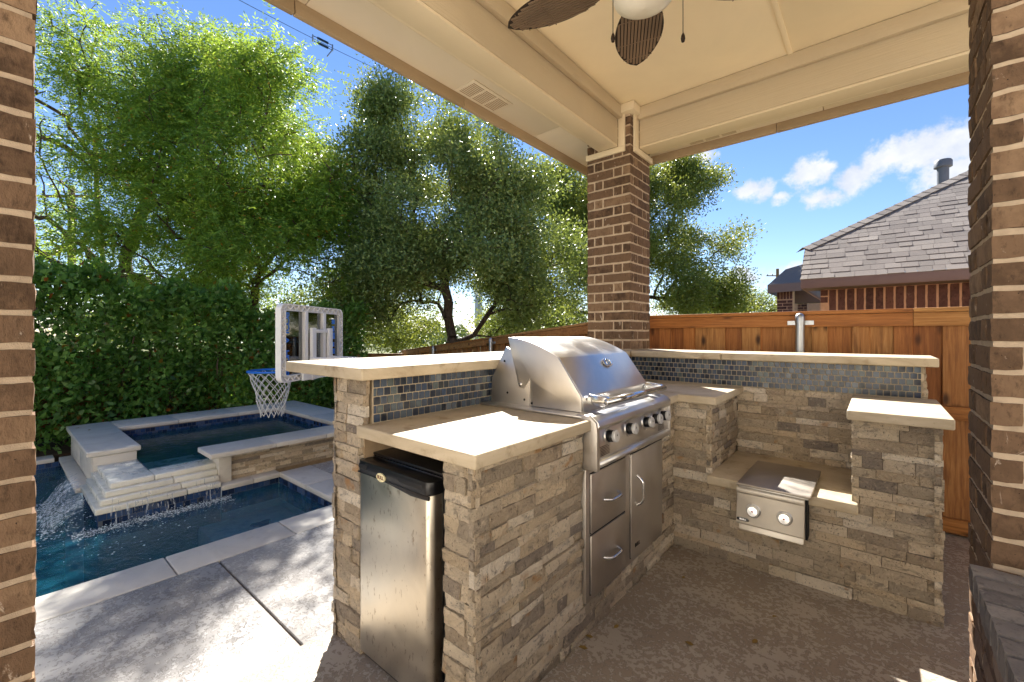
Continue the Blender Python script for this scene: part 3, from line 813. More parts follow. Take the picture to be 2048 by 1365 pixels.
for p, L in rest.values():
    v, f = join([([tuple(t[0] @ Vector(q)) for q in bmv], bmf) for t in L])
    obj('mosaic_tiles', v, f, TILE, p, kind='stuff')

# ================================================================== GRILL
KFACE = m_plain('satin_knob_face', 'd2d2d0', .3, .35, .05)
gr = thing('gas_grill', 'built in stainless steel gas grill with domed lid and five knobs', 'grill', (-1.2, 2.04, ZT))
GY0, GY1, HY0, HY1 = 1.612, 2.462, 1.685, 2.395
prof = [(-1.555, .945), (-1.545, 1.09), (-1.46, 1.25), (-1.428, 1.283)]
N = 9     # domed top from the back ridge to the front break
for i in range(1, N+1):
    t = i/N; x = -1.428+(1.428-1.127)*t; z = 1.283-.093*t**1.75; prof.append((x, z))
prof += [(-1.002, 1.018), (-.998, .948)]
hood = prism('hood', [p for p in prof if p[0] >= -1.43]+[(-1.40, .948), (-1.44, 1.02)], 'y', HY0, HY1, STEEL, gr, .006, 2)
prism('side_panel', [(-1.555, .936), (-1.548, 1.07), (-1.45, 1.235), (-1.30, 1.16), (-1.30, .936)], 'y', HY0-.004, HY0+.012, STEELV, gr, .002)
prism('side_panel', [(-1.555, .936), (-1.548, 1.07), (-1.45, 1.235), (-1.30, 1.16), (-1.30, .936)], 'y', HY1-.012, HY1+.004, STEELV, gr, .002)
prism('hood_end', [(-1.43, 1.282)]+[p for p in prof[4:13]]+[(-1.004, 1.018), (-1.0, .95), (-1.272, .95), (-1.276, 1.06), (-1.29, 1.085), (-1.308, 1.06), (-1.33, 1.03), (-1.36, 1.035)], 'y', HY0-.012, HY0-.0045, STEELV, hood, .0015)
lathe('pivot_screw', [(.007, 0), (.007, .004), (.003, .006)], CHROME, gr, 12, frame_M((-1.347, HY0-.012, 1.05), (1, 0, 0), (0, -1, 0)))
for x, z in ((-1.46, 1.16), (-1.44, 1.0), (-1.33, .975), (-1.285, .962)):
    lathe('rivet_hole', [(.006, 0), (.006, .0015)], DARK, gr, 10, frame_M((x, HY0-.0045, z), (1, 0, 0), (0, -1, 0)))
box('fire_box', (-1.556, -1.0, GY0+.02, GY1-.02, ZT-.25, .9355), STEELV, gr, .003)
box('base_flange', (-1.562, -.965, GY0-.004, GY1+.004, .9357, .947), STEEL, gr, .003)
# front: rolled nose, control panel, end posts, drip tray
np_ = [(-1.0, .952), (-.955, .954), (-.915, .948), (-.893, .93), (-.885, .908), (-.893, .892), (-.915, .886), (-1.0, .886)]
prism('front_nose', np_, 'y', GY0+.012, GY1-.004, STEEL, gr, .004, 3)
prism('control_panel', [(-.975, .885), (-.917, .885), (-.902, .79), (-.902, .762), (-.975, .762)], 'y', GY0+.03, GY1-.022, STEEL, gr, .002)
for a, b in ((GY0, GY0+.026), (GY1-.018, GY1)):
    prism('end_post', [(-.99, .955), (-.93, .953), (-.895, .925), (-.89, .885), (-.89, .722), (-.99, .722)], 'y', a, b, STEELV, gr, .003)
v, f = tube_vf([(-.905, GY0+.028, .745), (-.905, GY1-.02, .745)], .019, 16)
obj('drip_tray', v, f, STEEL, gr, smooth=True)
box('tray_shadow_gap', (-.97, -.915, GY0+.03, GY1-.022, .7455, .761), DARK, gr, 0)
for y in (1.75, 1.95, 2.147, 2.262, 2.375):
    M = frame_M((-.913, y, .846), (0, 1, 0), Vector((1, 0, .12)))
    kb = lathe('knob', [(.0255, .004), (.0255, .03), (.024, .032)], BLACK, gr, 24, M)
    lathe('bezel', [(.04, -.004), (.04, .003), (.036, .0075), (.030, .0078), (.0262, .0035)], STEEL, kb, 28, M)
    lathe('knob_face', [(.0262, .0325), (.0262, .043), (.0235, .046), (.0, .0465)], KFACE, kb, 24, M)
    pm = [M @ Vector(p) for p in ((-.005, .001, .0468), (.005, .001, .0468), (0, .013, .0468))]
    obj('pointer', pm, [(0, 1, 2)], BLACK, kb)
for a in (1.66, 2.30):        # small stamped warning text blocks
    for k in range(7):
        z = .835-.012*k if a > 2 else .800-.006*k
        z = .812-.006*k
        x0 = -.9015-(.0158*(z-.79)/.0095*.095 if z > .79 else 0)
        obj('warning_print', [(x0+.0006, a, z), (x0+.0006, a+.085, z), (x0+.0006, a+.085, z+.0022), (x0+.0006, a, z+.0022)], [(0, 1, 2, 3)], BRONZE, gr)
# handle
for y in (1.73, 2.36):
    prism('handle_bracket', [(-1.004, .985), (-.99, 1.03), (-.905, 1.022), (-.886, 1.003), (-.896, .985), (-.93, .978)], 'y', y-.016, y+.016, CHROME, gr, .004)
v, f = tube_vf([(-.899, 1.712, 1.002), (-.899, 2.385, 1.002)], .0145, 16); obj('handle', v, f, CHROME, gr, smooth=True)
# temperature gauge on the sloping front
sl = Vector((-1.002+1.127, 0, 1.018-1.19)).normalized(); nn = Vector((-sl.z, 0, sl.x)).normalized()
gp = Vector((-1.127, 2.085, 1.19))+sl*.055+nn*.003
M = frame_M(gp, (0, 1, 0), nn)
hx = [(-.05, 0), (-.036, .017), (-.012, .026), (.012, .026), (.036, .017), (.05, 0), (.036, -.017), (.012, -.026), (-.012, -.026), (-.036, -.017)]
v, f = prism_vf(hx, 'z', 0, .007); me = bevel_mesh('gauge', v, f, CHROME, .002)
ga = inst('gauge', me, gr, M)
lathe('gauge_ring', [(.021, .0072), (.021, .010), (.0185, .011), (.017, .0085)], CHROME, ga, 24, M)
lathe('gauge_face', [(.0168, .0073), (.0168, .0088)], m_plain('gauge_glass', '8a98a2', .15), ga, 24, M)

# access drawers and door below the grill
ad = thing('access_drawer_unit', 'stainless steel two drawer and door unit set below the grill', 'cabinet', (-.95, 2.04, .15))
DX = -.944
fr = [(1.612, .148), (2.472, .148), (2.472, .742), (1.612, .742)]
box('frame', (DX-.05, DX, 1.612, 2.472, .148, .721), STEELV, ad, .003)
def panel(nm, y0, y1, z0, z1):
    box('panel_gap', (DX-.01, DX+.0015, y0-.004, y1+.004, z0-.004, z1+.004), DARK, ad, 0)
    return box(nm, (DX-.008, DX+.007, y0, y1, z0, z1), STEELV, ad, .0025)
d1 = panel('drawer', 1.648, 1.982, .44, .695); d2 = panel('drawer', 1.648, 1.982, .176, .428); d3 = panel('door', 2.045, 2.452, .176, .695)
def pull(parent, p, ax, L):
    p = Vector(p); ax = Vector(ax); o = Vector((1, 0, 0)); pts = []
    for k in range(15):
        t = k/14; s = (t-.5)*L; e = abs(t-.5)*2
        pts.append(p+ax*s+o*(.034*(1-max(0, (e-.45)/.55)**2.2)))
    tube('handle', pts, .0068, CHROME, parent, 10)
pull(d1, (DX+.007, 1.825, .556), (0, 1, 0), .135); pull(d2, (DX+.007, 1.825, .295), (0, 1, 0), .135)
pull(d3, (DX+.007, 2.112, .50), (0, 0, 1), .15)
text('badge_lettering', 'BULL', .026, BLACK, d3, (DX+.0078, 2.115, .225), (0, 1, 0), (1, 0, 0))

# ================================================================== SIDE BURNER
sb = thing('side_burner', 'stainless steel side burner with flat lid set in the lowered shelf', 'burner', (-.41, 2.8, .48))
box('lid', (-.572, -.244, 2.548, 3.08, .492, .506), m_steel('smudged_dark_steel', 'b0a79c', .36, (1, 1, 1), 0, 1.3), sb, .004)
box('lid_rim', (-.562, -.254, 2.56, 3.07, .4815, .4915), STEEL, sb, .002)
prism('control_panel', [(2.665, .477), (2.578, .477), (2.572, .466), (2.572, .45), (2.584, .444), (2.562, .29), (2.57, .284), (2.665, .284)], 'x', -.578, -.272, BRSTEEL, sb, .0025)
prism('drip_lip', [(2.665, .282), (2.585, .282), (2.575, .252), (2.665, .252)], 'x', -.566, -.276, BRSTEEL, sb, .002)
box('side_gap', (-.2715, -.262, 2.60, 2.675, .27, .47), DARK, sb, 0)
for x in (-.497, -.355):
    M = frame_M((x, 2.5735, .365), (1, 0, 0), Vector((0, -1, .14)))
    kb = lathe('knob', [(.027, .003), (.0265, .022), (.0235, .027), (.0, .028)], CHROME, sb, 28, M)
    lathe('bezel', [(.036, -.003), (.036, .003), (.032, .005), (.0275, .003)], STEEL, kb, 28, M)
    lathe('knob_dot', [(.0045, .0281), (.0045, .0288)], RED, kb, 10, M)
bd = [(-.025+.025*0, 0)]
M = frame_M((-.552, 2.5635, .3115), (1, 0, 0), Vector((0, -1, .14)))
ov = [(.03*math.copysign(abs(math.cos(a))**.4, math.cos(a)), .008*math.copysign(abs(math.sin(a))**.6, math.sin(a))) for a in [k*math.pi/10 for k in range(20)]]
v, f = prism_vf([(p[0]+.008, p[1]) for p in ov], 'z', 0, .002); bo = inst('badge', bevel_mesh('badge', v, f, BLACK, .0004), sb, M)
text('badge_lettering', 'BULL', .012, CHROME, bo, M @ Vector((.008, 0, .0024)), (1, 0, 0), Vector((0, -1, .14)), .0003, 1.25)

# ================================================================== FRIDGE
fg = thing('compact_fridge', 'compact stainless steel fridge under the counter with black top handle', 'fridge', (-1.37, 1.2, 0))
box('cabinet', (-1.6, -1.135, 1.003, 1.49, .02, .80), BLACK, fg, .006)
def rr(x0, x1, y0, y1, r, n=5):       # door plan with rounded front corners
    p = [(x0, y1), (x0, y0+r)]
    p += [(x0+r-r*math.cos(a), y0+r-r*math.sin(a)) for a in [k*math.pi/2/n for k in range(1, n+1)]]
    p += [(x1-r+r*math.sin(a), y0+r-r*math.cos(a)) for a in [k*math.pi/2/n for k in range(0, n+1)]]
    return p+[(x1, y1)]
fd = prism('door', rr(-1.603, -1.152, .942, 1.0, .026), 'z', .035, .748, FRIDGE_STEEL, fg, .001)
box('gasket', (-1.598, -1.158, .995, 1.0028, .04, .79), DARK, fg, 0)
# handle cap with two scooped grips: swept strip whose lower edge dips at both ends
pts = []
cap = prism('handle_cap', rr(-1.606, -1.149, .939, 1.001, .028), 'z', .7485, .795, BLACK, fd, .003)
prism('handle_grip', [(-1.60, .7495), (-1.155, .7495), (-1.155, .735), (-1.25, .730), (-1.38, .7415), (-1.5, .746), (-1.60, .744)], 'y', .938, .945, BLACK, cap, .0015)
for x0, x1 in ((-1.59, -1.53), (-1.33, -1.185)):
    box('grip_recess', (x0, x1, .9365, .96, .762, .785), m_plain('grip_recess_black', '030304', .6), cap, .006)
box('top_lid', (-1.603, -1.14, 1.004, 1.488, .8005, .812), BLACK, fg, .004)
M = frame_M((-1.432, .9365, .757), (1, 0, 0), (0, -1, 0))
ov = [(.028*math.cos(a), .0165*math.sin(a)) for a in [k*math.pi/12 for k in range(24)]]
v, f = prism_vf(ov, 'z', -.003, .002); bo = inst('badge', bevel_mesh('badge', v, f, BADGE, .0006), cap, M)
text('badge_lettering', 'BULL', .0185, BADGERED, bo, M @ Vector((0, 0, .0024)), (1, 0, 0), (0, -1, 0), .0003)
box('kick_plate', (-1.59, -1.16, .965, 1.002, .0, .033), BLACK, fg, .002)

# ================================================================== CEILING FAN
HUB = Vector((-.70, 1.64, 0))
fan = thing('ceiling_fan', 'ceiling fan with brown palm leaf blades and frosted light bowl', 'fan', (HUB.x, HUB.y, ZC))
T = Matrix.Translation((HUB.x, HUB.y, 0))
lathe('canopy', [(.07, 3.153), (.068, 3.115), (.03, 3.095)], BRONZE, fan, 24, T)
lathe('downrod', [(.013, 3.10), (.013, 2.86)], BRONZE, fan, 12, T)
lathe('motor', [(.04, 2.88), (.12, 2.865), (.135, 2.82), (.13, 2.75), (.09, 2.71), (.07, 2.69)], BRONZE, fan, 32, T)
lathe('light_bowl', [(.068, 2.689), (.118, 2.672), (.125, 2.65), (.112, 2.615), (.07, 2.588), (.0, 2.578)], m_plain('frosted_glass', 'e6dfcf', .35), fan, 32, T)
BLADE = m_paint('palm_blade', '24170e', None, .6); BLADER = m_plain('palm_rib', '75604c', .6, var=.2)
for k in range(5):
    ang = R(116.5+72*k); Mb = T @ Matrix.Rotation(ang, 4, 'Z') @ Matrix.Translation((0, 0, 2.735)) @ Matrix.Rotation(R(-7), 4, 'X')
    out = []
    L0, L1, WH = .16, .63, .112
    def halfw(t): return WH*(math.sin(math.pi*min(1, t*.93+.07))**.62)
    n = 20
    for i in range(n+1):
        t = i/n; out.append((L0+(L1-L0)*t, halfw(t)))
    poly = out+[(x, -w) for x, w in reversed(out)]
    v, f = prism_vf(poly, 'z', -.003, .003)
    bld = inst('blade', bevel_mesh('blade', v, f, BLADE, 0), fan, Mb)
    rb = []
    for j in range(-7, 8):
        yv = j*.0158; xs = [x for x, w in out if w > abs(yv)+.003]
        if len(xs) > 1: rb.append(box_vf(xs[0], xs[-1], yv-.0053, yv+.0053, -.007, -.003)); 
    for xx in (.27, .43, .55):
        w = halfw((xx-L0)/(L1-L0)); rb.append(box_vf(xx-.002, xx+.002, -w, w, -.0084, -.007))
    vv, ff = join(rb); obj('blade_ribs', vv, ff, BLADER, bld, M=Mb)
    ar = [(.09, -.014), (.19, -.03), (.2, .03), (.09, .014)]
    v, f = prism_vf(ar, 'z', .004, .010); inst('blade_arm', bevel_mesh('blade_arm', v, f, BRONZE, .001), fan, Mb)
for u in (1226, 1366):
    p = at_depth(u, 78, 1.70 if u < 1300 else 1.72)
    tube('pull_chain', [(p.x, p.y, p.z+.02), (p.x, p.y, 2.70)], .0016, BRONZE, fan, 6)
    lathe('chain_weight', [(.002, .024), (.007, .012), (.0085, 0), (.006, -.012), (.002, -.015)], BRONZE, fan, 12, Matrix.Translation(p))

# ================================================================== SPA
spa = thing('raised_spa', 'raised rectangular spa with limestone coping and tiered spillway', 'spa', (-5.6, 1.7, -.1))
SZ = .245
def sslab(b): box('coping_stone', b, COPING, spa, .008, 3)
sslab((-7.08, -5.33, .52, .89, SZ-.045, SZ))                        # broad end slab
for a, b in ((.893, 1.45), (1.453, 2.1), (2.103, 3.05)): sslab((-7.08, -6.55, a, b, SZ-.045, SZ-.0005))
sslab((-6.547, -5.6, 2.6, 3.05, SZ-.045, SZ-.0007)); sslab((-5.597, -4.85, 2.6, 3.05, SZ-.045, SZ-.0007))
for a, b in ((1.21, 1.75), (1.753, 2.25), (2.253, 3.05)): sslab((-4.83, -4.44, a, b, SZ-.045, SZ-.0005))
SH = m_plain('spa_plaster', '4d6a70', .85, var=.12)
sw1 = box('spa_wall', (-7.0, -6.56, .56, 3.0, -.3, SZ-.046), CORE, spa, 0)
sw2 = box('spa_wall', (-6.558, -4.6, 2.61, 2.999, -.3, SZ-.0465), CORE, spa, 0)
sw3 = box('spa_wall', (-4.80, -4.59, 1.40, 2.608, -.3, SZ-.0462), CORE, spa, 0)
box('spa_wall', (-6.558, -5.36, .58, .86, -.9, SZ-.0461), COPING, spa, 0)
for a, b in ((-6.99, -6.2), (-6.197, -5.36)): box('wall_slab', (a, b, .555, .58, -.12, SZ-.047), COPING, spa, .003)
box('wall_slab', (-5.36, -5.335, .56, .86, -.12, SZ-.0472), COPING, spa, .003)
box('corner_post', (-4.83, -4.545, 1.30, 1.402, -.1, SZ-.0468), COPING, spa, .004)
box('spa_floor', (-6.56, -4.80, .86, 2.61, -.95, -.75), SH, spa, 0)
box('spa_bench', (-6.556, -6.15, .862, 2.607, -.76, -.22), m_plain('spa_bench_plaster', '8d9c9c', .85), spa, .01)
put_stones([(sw3, stone_list((-4.59, 1.404, 0), Y1, X1, 1.6, -.05, SZ-.046, (), 21, .02, (.03, .045), (.1, .28)), True)], 120)
tile_band(spa, (-6.558, .865, 0), (0, 1, 0), (1, 0, 0), 1.74, SZ-.05, 3, .045, 'spa_waterline_tiles')
tile_band(spa, (-6.55, 2.607, 0), (1, 0, 0), (0, -1, 0), 1.75, SZ-.05, 3, .045, 'spa_waterline_tiles')
# spillway tiers
TW = .12
def tier(nm, x1, y0, z, th=.043, cuts=()):
    ys = [y0]+list(cuts)+[1.30]
    for a, b in zip(ys[:-1], ys[1:]): box(nm, (-5.33, x1, a+.002, b-.002, z-th, z), WETLIME, spa, .009, 3)
box('spill_lip', (-4.98, -4.62, .585, .86, TW-.045, TW), WETLIME, spa, .009, 3); box('spill_lip', (-5.332, -4.982, .585, .86, TW-.045, TW), WETLIME, spa, .009, 3)
box('spill_lip', (-4.86, -4.62, .863, 1.30, TW-.045, TW), WETLIME, spa, .009, 3)
tier('spill_tier', -4.565, .545, .073, .044, (.98,)); tier('spill_tier', -4.52, .512, .027, .044, (1.02,)); tier('spill_tier', -4.468, .478, -.02, .045, (1.05,))
box('spill_base', (-5.3, -4.492, .50, 1.30, -1.3, -.066), DGROUT, spa, 0)
for a, b in ((1.302, 1.55), (1.553, 1.79)): box('ledge_coping', (-4.592, -4.44, a, b, -.095, -.05), COPING, spa, .006, 2)
box('ledge_coping', (-6.85, -5.34, .45, .553, -.095, -.05), COPING, spa, .006, 2)
box('ledge_wall', (-4.62, -4.468, 1.302, 1.81, -1.34, -.097), PLASTER, spa, 0)
box('ledge_wall', (-6.86, -5.31, .50, .57, -1.34, -.097), PLASTER, spa, 0)
tile_band(spa, (-4.49, .50, 0), (0, 1, 0), (1, 0, 0), .8, -.066, 4, .05, 'spill_tiles')
tile_band(spa, (-5.3, .498, 0), (1, 0, 0), (0, -1, 0), .81, -.066, 4, .05, 'spill_tiles')
tile_band(spa, (-4.466, 1.30, 0), (0, 1, 0), (1, 0, 0), .48, -.096, 4, .05, 'spill_tiles')
v, f = prism_vf([(-6.554, .862), (-4.86, .862), (-4.86, 1.40), (-4.804, 1.40), (-4.804, 2.605), (-6.554, 2.605)], 'z', -.748, TW+.006)
obj('spa_water', v, f, SPAWATER, kind='structure', label='calm dark teal water in the raised spa', cat='water')
# waterfall: ribbons over the front tiers and a fuller sheet at the end
wf = thing('waterfall', 'white water spilling over the spa tiers into the pool', 'water', (-4.5, .6, -.15), kind='stuff')
Q = []
r2 = random.Random(11)
for k in range(75):
    y = r2.uniform(.56, 1.29); w = r2.uniform(.003, .009); e = .006
    steps = [(-4.612, TW+.002), (-4.606, TW-.03), (-4.60, .075), (-4.553, .078), (-4.55, .04), (-4.545, .03), (-4.51, .032), (-4.506, 0), (-4.50, -.016), (-4.458, -.013), (-4.45, -.05), (-4.445, -.10), (-4.44, WZ)]
    i0 = r2.choice((6, 9, 9, 10, 10)); yy = y
    for i in range(i0, len(steps)-1):
        if r2.random() < .12: break
        (xa, za), (xb, zb) = steps[i], steps[i+1]; y2 = yy+r2.uniform(-.003, .003)
        Q.append([(xa+e, yy, za), (xa+e, yy+w, za), (xb+e, y2+w, zb), (xb+e, y2, zb)]); yy = y2
for k in range(120):      # end fall into the deep end
    x = r2.uniform(-5.3, -4.55); w = r2.uniform(.006, .022); y0 = .50-r2.uniform(0, .06); z0 = r2.uniform(-.02, .12) if x < -4.8 else r2.uniform(-.02, .06)
    pv = None
    for i in range(8):
        t = i/7; yy = y0-.04-.20*t; zz = z0+(WZ-z0)*t**1.7+.012*math.sin(5*t+k)
        if pv: Q.append([(x, pv[0], pv[1]), (x+w, pv[0], pv[1]), (x+w*1.15, yy, zz), (x, yy, zz)])
        pv = (yy, zz)
quads_np('falling_water', np.array(Q, dtype=np.float32), FALL, wf)
def splash_blobs(n, fx, fy, hz, rmax):
    P = []
    for _ in range(n):
        x, y = fx(), fy(); r = r2.uniform(.0012, rmax*.55); z = WZ+abs(r2.gauss(0, hz))
        sx, sy = r2.uniform(.8, 2.6), r2.uniform(.8, 2.6)
        a = [(x+r*sx, y, z), (x, y+r*sy, z), (x-r*sx, y, z), (x, y-r*sy, z)]
        P.append((a+[(x, y, z+r*.7), (x, y, z-r*.4)], [(0, 1, 4), (1, 2, 4), (2, 3, 4), (3, 0, 4), (1, 0, 5), (2, 1, 5), (3, 2, 5), (0, 3, 5)]))
    return join(P)
v, f = join([splash_blobs(500, lambda: r2.uniform(-5.35, -4.4), lambda: .30+r2.gauss(0, .07), .035, .008), splash_blobs(1500, lambda: -4.42+abs(r2.gauss(0, .06)), lambda: r2.uniform(.35, 1.35), .012, .007),
             splash_blobs(260, lambda: -4.7+r2.gauss(0, .35), lambda: .1+r2.gauss(0, .22), .002, .008), splash_blobs(120, lambda: -4.2+r2.gauss(0, .2), lambda: r2.uniform(.3, 1.4), .002, .007)])
obj('foam', v, f, FOAM, wf, smooth=True)

# ================================================================== POOL BASKETBALL HOOP
BLp, BRp = Vector((-4.23, 1.675, 0)), Vector((-4.83, 2.60, 0))
ud = (BRp-BLp).normalized(); fd_ = Vector((-ud.y, ud.x, 0))          # faces the spa and pool
if fd_.x > 0: fd_ = -fd_
HB = thing('pool_basketball_hoop', 'white framed pool basketball hoop with clear backboard and blue rim', 'basketball hoop', (-3.95, 2.62, -.05))
WB, Z0, Z1 = 1.12, .84, 1.585
def bM(p3): return BLp+ud*p3[0]+fd_*p3[1]+Vector((0, 0, p3[2]))
def bbox(nm, x0, x1, y0, y1, z0, z1, m, parent=HB, bev=.004):
    v, f = box_vf(x0, x1, y0, y1, z0, z1); return link(bpy.data.objects.new(nm, bevel_mesh(nm, [bM(p) for p in v], f, m, bev)), parent)
# rounded outer frame
def rrect(x0, x1, z0, z1, r, n=6):
    P = []
    for cx, cz, a0 in ((x1-r, z0+r, -90), (x1-r, z1-r, 0), (x0+r, z1-r, 90), (x0+r, z0+r, 180)):
        P += [(cx+r*math.cos(R(a0+90*k/n)), cz+r*math.sin(R(a0+90*k/n))) for k in range(n+1)]
    return P
oP = rrect(0, WB, Z0, Z1, .07); iP = rrect(.075, WB-.075, Z0+.065, Z1-.065, .02); n = len(oP)
def band(name, A, B, y0, y1):
    V = [bM((p[0], y0, p[1])) for p in A]+[bM((p[0], y1, p[1])) for p in A]+[bM((p[0], y0, p[1])) for p in B]+[bM((p[0], y1, p[1])) for p in B]; n = len(A); F = []
    for i in range(n):
        j = (i+1) % n
        F += [(i, j, n+j, n+i), (2*n+j, 2*n+i, 3*n+i, 3*n+j), (i, 2*n+i, 2*n+j, j), (n+i, n+j, 3*n+j, 3*n+i)]
    return V, F
def inset(P, d):
    cx = sum(p[0] for p in P)/len(P); cz = sum(p[1] for p in P)/len(P)
    return [(p[0]+(d if p[0] < cx else -d), p[1]+(d if p[1] < cz else -d)) for p in P]
bb = thing_ = None
fv, ff = join([band('f', oP, inset(oP, .012), -.035, .02), band('f', inset(iP, -.010), iP, -.035, .02)])
frm = obj('backboard_frame', fv, ff, WHITEP, HB)
fv, ff = band('web', inset(oP, .012), inset(iP, -.010), .008, .019); obj('frame_web', fv, ff, WHITEP, frm)
zz = []        # zig-zag stiffening ribs seen in the frame channel
def rib(a, b): zz.append(tube_vf([bM((a[0], -.026, a[1])), bM((b[0], -.026, b[1]))], .0075, 4))
m_ = 22
for k in range(m_):
    xa, xb = .06+(WB-.12)*k/m_, .06+(WB-.12)*(k+1)/m_; up = k % 2
    for zo, zi in ((Z0+.012, Z0+.056), (Z1-.012, Z1-.056)): rib((xa, zo if up else zi), (xb, zi if up else zo))
m_ = 16
for k in range(m_):
    za, zb = Z0+.06+(Z1-Z0-.12)*k/m_, Z0+.06+(Z1-Z0-.12)*(k+1)/m_; up = k % 2
    for xo, xi in ((.012, .066), (WB-.012, WB-.066)): rib((xo if up else xi, za), (xi if up else xo, zb))
fv, ff = join(zz); obj('frame_ribs', fv, ff, WHITEP, frm)
for x in (.37, .70): bbox('upright', x, x+.055, -.04, .018, Z0+.06, Z1-.06, WHITEP)
bbox('inner_upright', .44, .515, -.075, -.042, Z0-.01, 1.36, WHITEP); bbox('inner_upright', .755, .83, -.075, -.042, Z0-.01, 1.36, WHITEP)
bbox('inner_crossbar', .515, .755, -.065, -.045, 1.31, 1.345, WHITEP); bbox('lower_bracket', .30, .90, -.07, -.042, Z0-.005, Z0+.075, WHITEP)
pn = [bbox('clear_panel', a, b, -.004, .004, Z0+.066, Z1-.066, ACRYL, HB, 0) for a, b in ((.076, .369), (.426, .699), (.756, WB-.076))]
for k, ch in enumerate('POOLA HOOP'):       # vertical blue lettering, read from the far side
    if ch != ' ': text('lettering', ch, .098, BLUEP, pn[0], bM((.125, -.0055, 1.485-k*.062)), Vector((0, 0, -1)), -fd_, .0006)
for k in range(5):
    s = .03+.012*(k % 3); bbox('blue_mark', WB-.19, WB-.19+.062-.01*(k % 2), -.006, -.0045, 1.41-k*.085, 1.41-k*.085+s+.02, BLUEP, pn[2], 0)
bbox('blue_mark', WB-.205, WB-.105, -.006, -.0045, .93, 1.03, BLUEP, pn[2], 0)
RC = bM((WB/2, 0, 0))+fd_*.46; RZ, RR = .905, .225
rim = tube('rim', [(RC.x+RR*math.cos(a), RC.y+RR*math.sin(a), RZ) for a in [2*math.pi*k/40 for k in range(40)]], .012, BLUEP, HB, 8, closed=True)
for s in (-.06, .06):
    p0 = bM((WB/2+s, .02, RZ-.04)); p1 = RC-fd_*RR*.98+ud*s; tube('rim_bracket', [p0, (p1.x, p1.y, RZ)], .012, BLUEP, rim, 8)
ns = []; NN = 14; rows = 9
def nr(t): return RR*(1-.52*t**.75) if t < .92 else RR*.47
def npnt(i, j):
    t = j/rows; a = 2*math.pi*(i+(.5 if j % 2 else 0))/NN; r = nr(t)+.006*math.sin(i*2.3+j*1.7); z = RZ-.46*t
    if j == 0: r = RR
    if j == rows: z -= .02*abs(math.sin(i*1.7))
    return (RC.x+r*math.cos(a), RC.y+r*math.sin(a), z)
for j in range(rows):
    for i in range(NN):
        ns.append(tube_vf([npnt(i, j), npnt(i, j+1)], .0038, 5, False)); k2 = i-1 if j % 2 == 0 else i+1
        ns.append(tube_vf([npnt(i, j), npnt(k2, j+1)], .0038, 5, False))
fv, ff = join(ns); obj('net', fv, ff, CORD, HB, smooth=True)
# support arms and water-filled base standing on the deck
bp = Vector((-3.9, 2.66, -.05))
for s in (.42, .78):
    q = bM((s, -.06, 1.04)); tube('support_arm', [q, (bp.x+.02*(s*10-6)-.1, bp.y-.05, 1.02), (bp.x+.02*(s*10-6), bp.y, .92), (bp.x+(s-.6)*.4, bp.y+(s-.6)*.2, .22)], .022, WHITEP, HB, 10)
prism('base', [(-.34, -.05), (.34, -.05), (.30, .20), (.18, .27), (-.18, .27), (-.30, .20)], 'y', -.25, .25, WHITEP, HB, .03, 3, Matrix.Translation((bp.x, bp.y, 0)) @ Matrix.Rotation(math.atan2(ud.y, ud.x), 4, 'Z'))

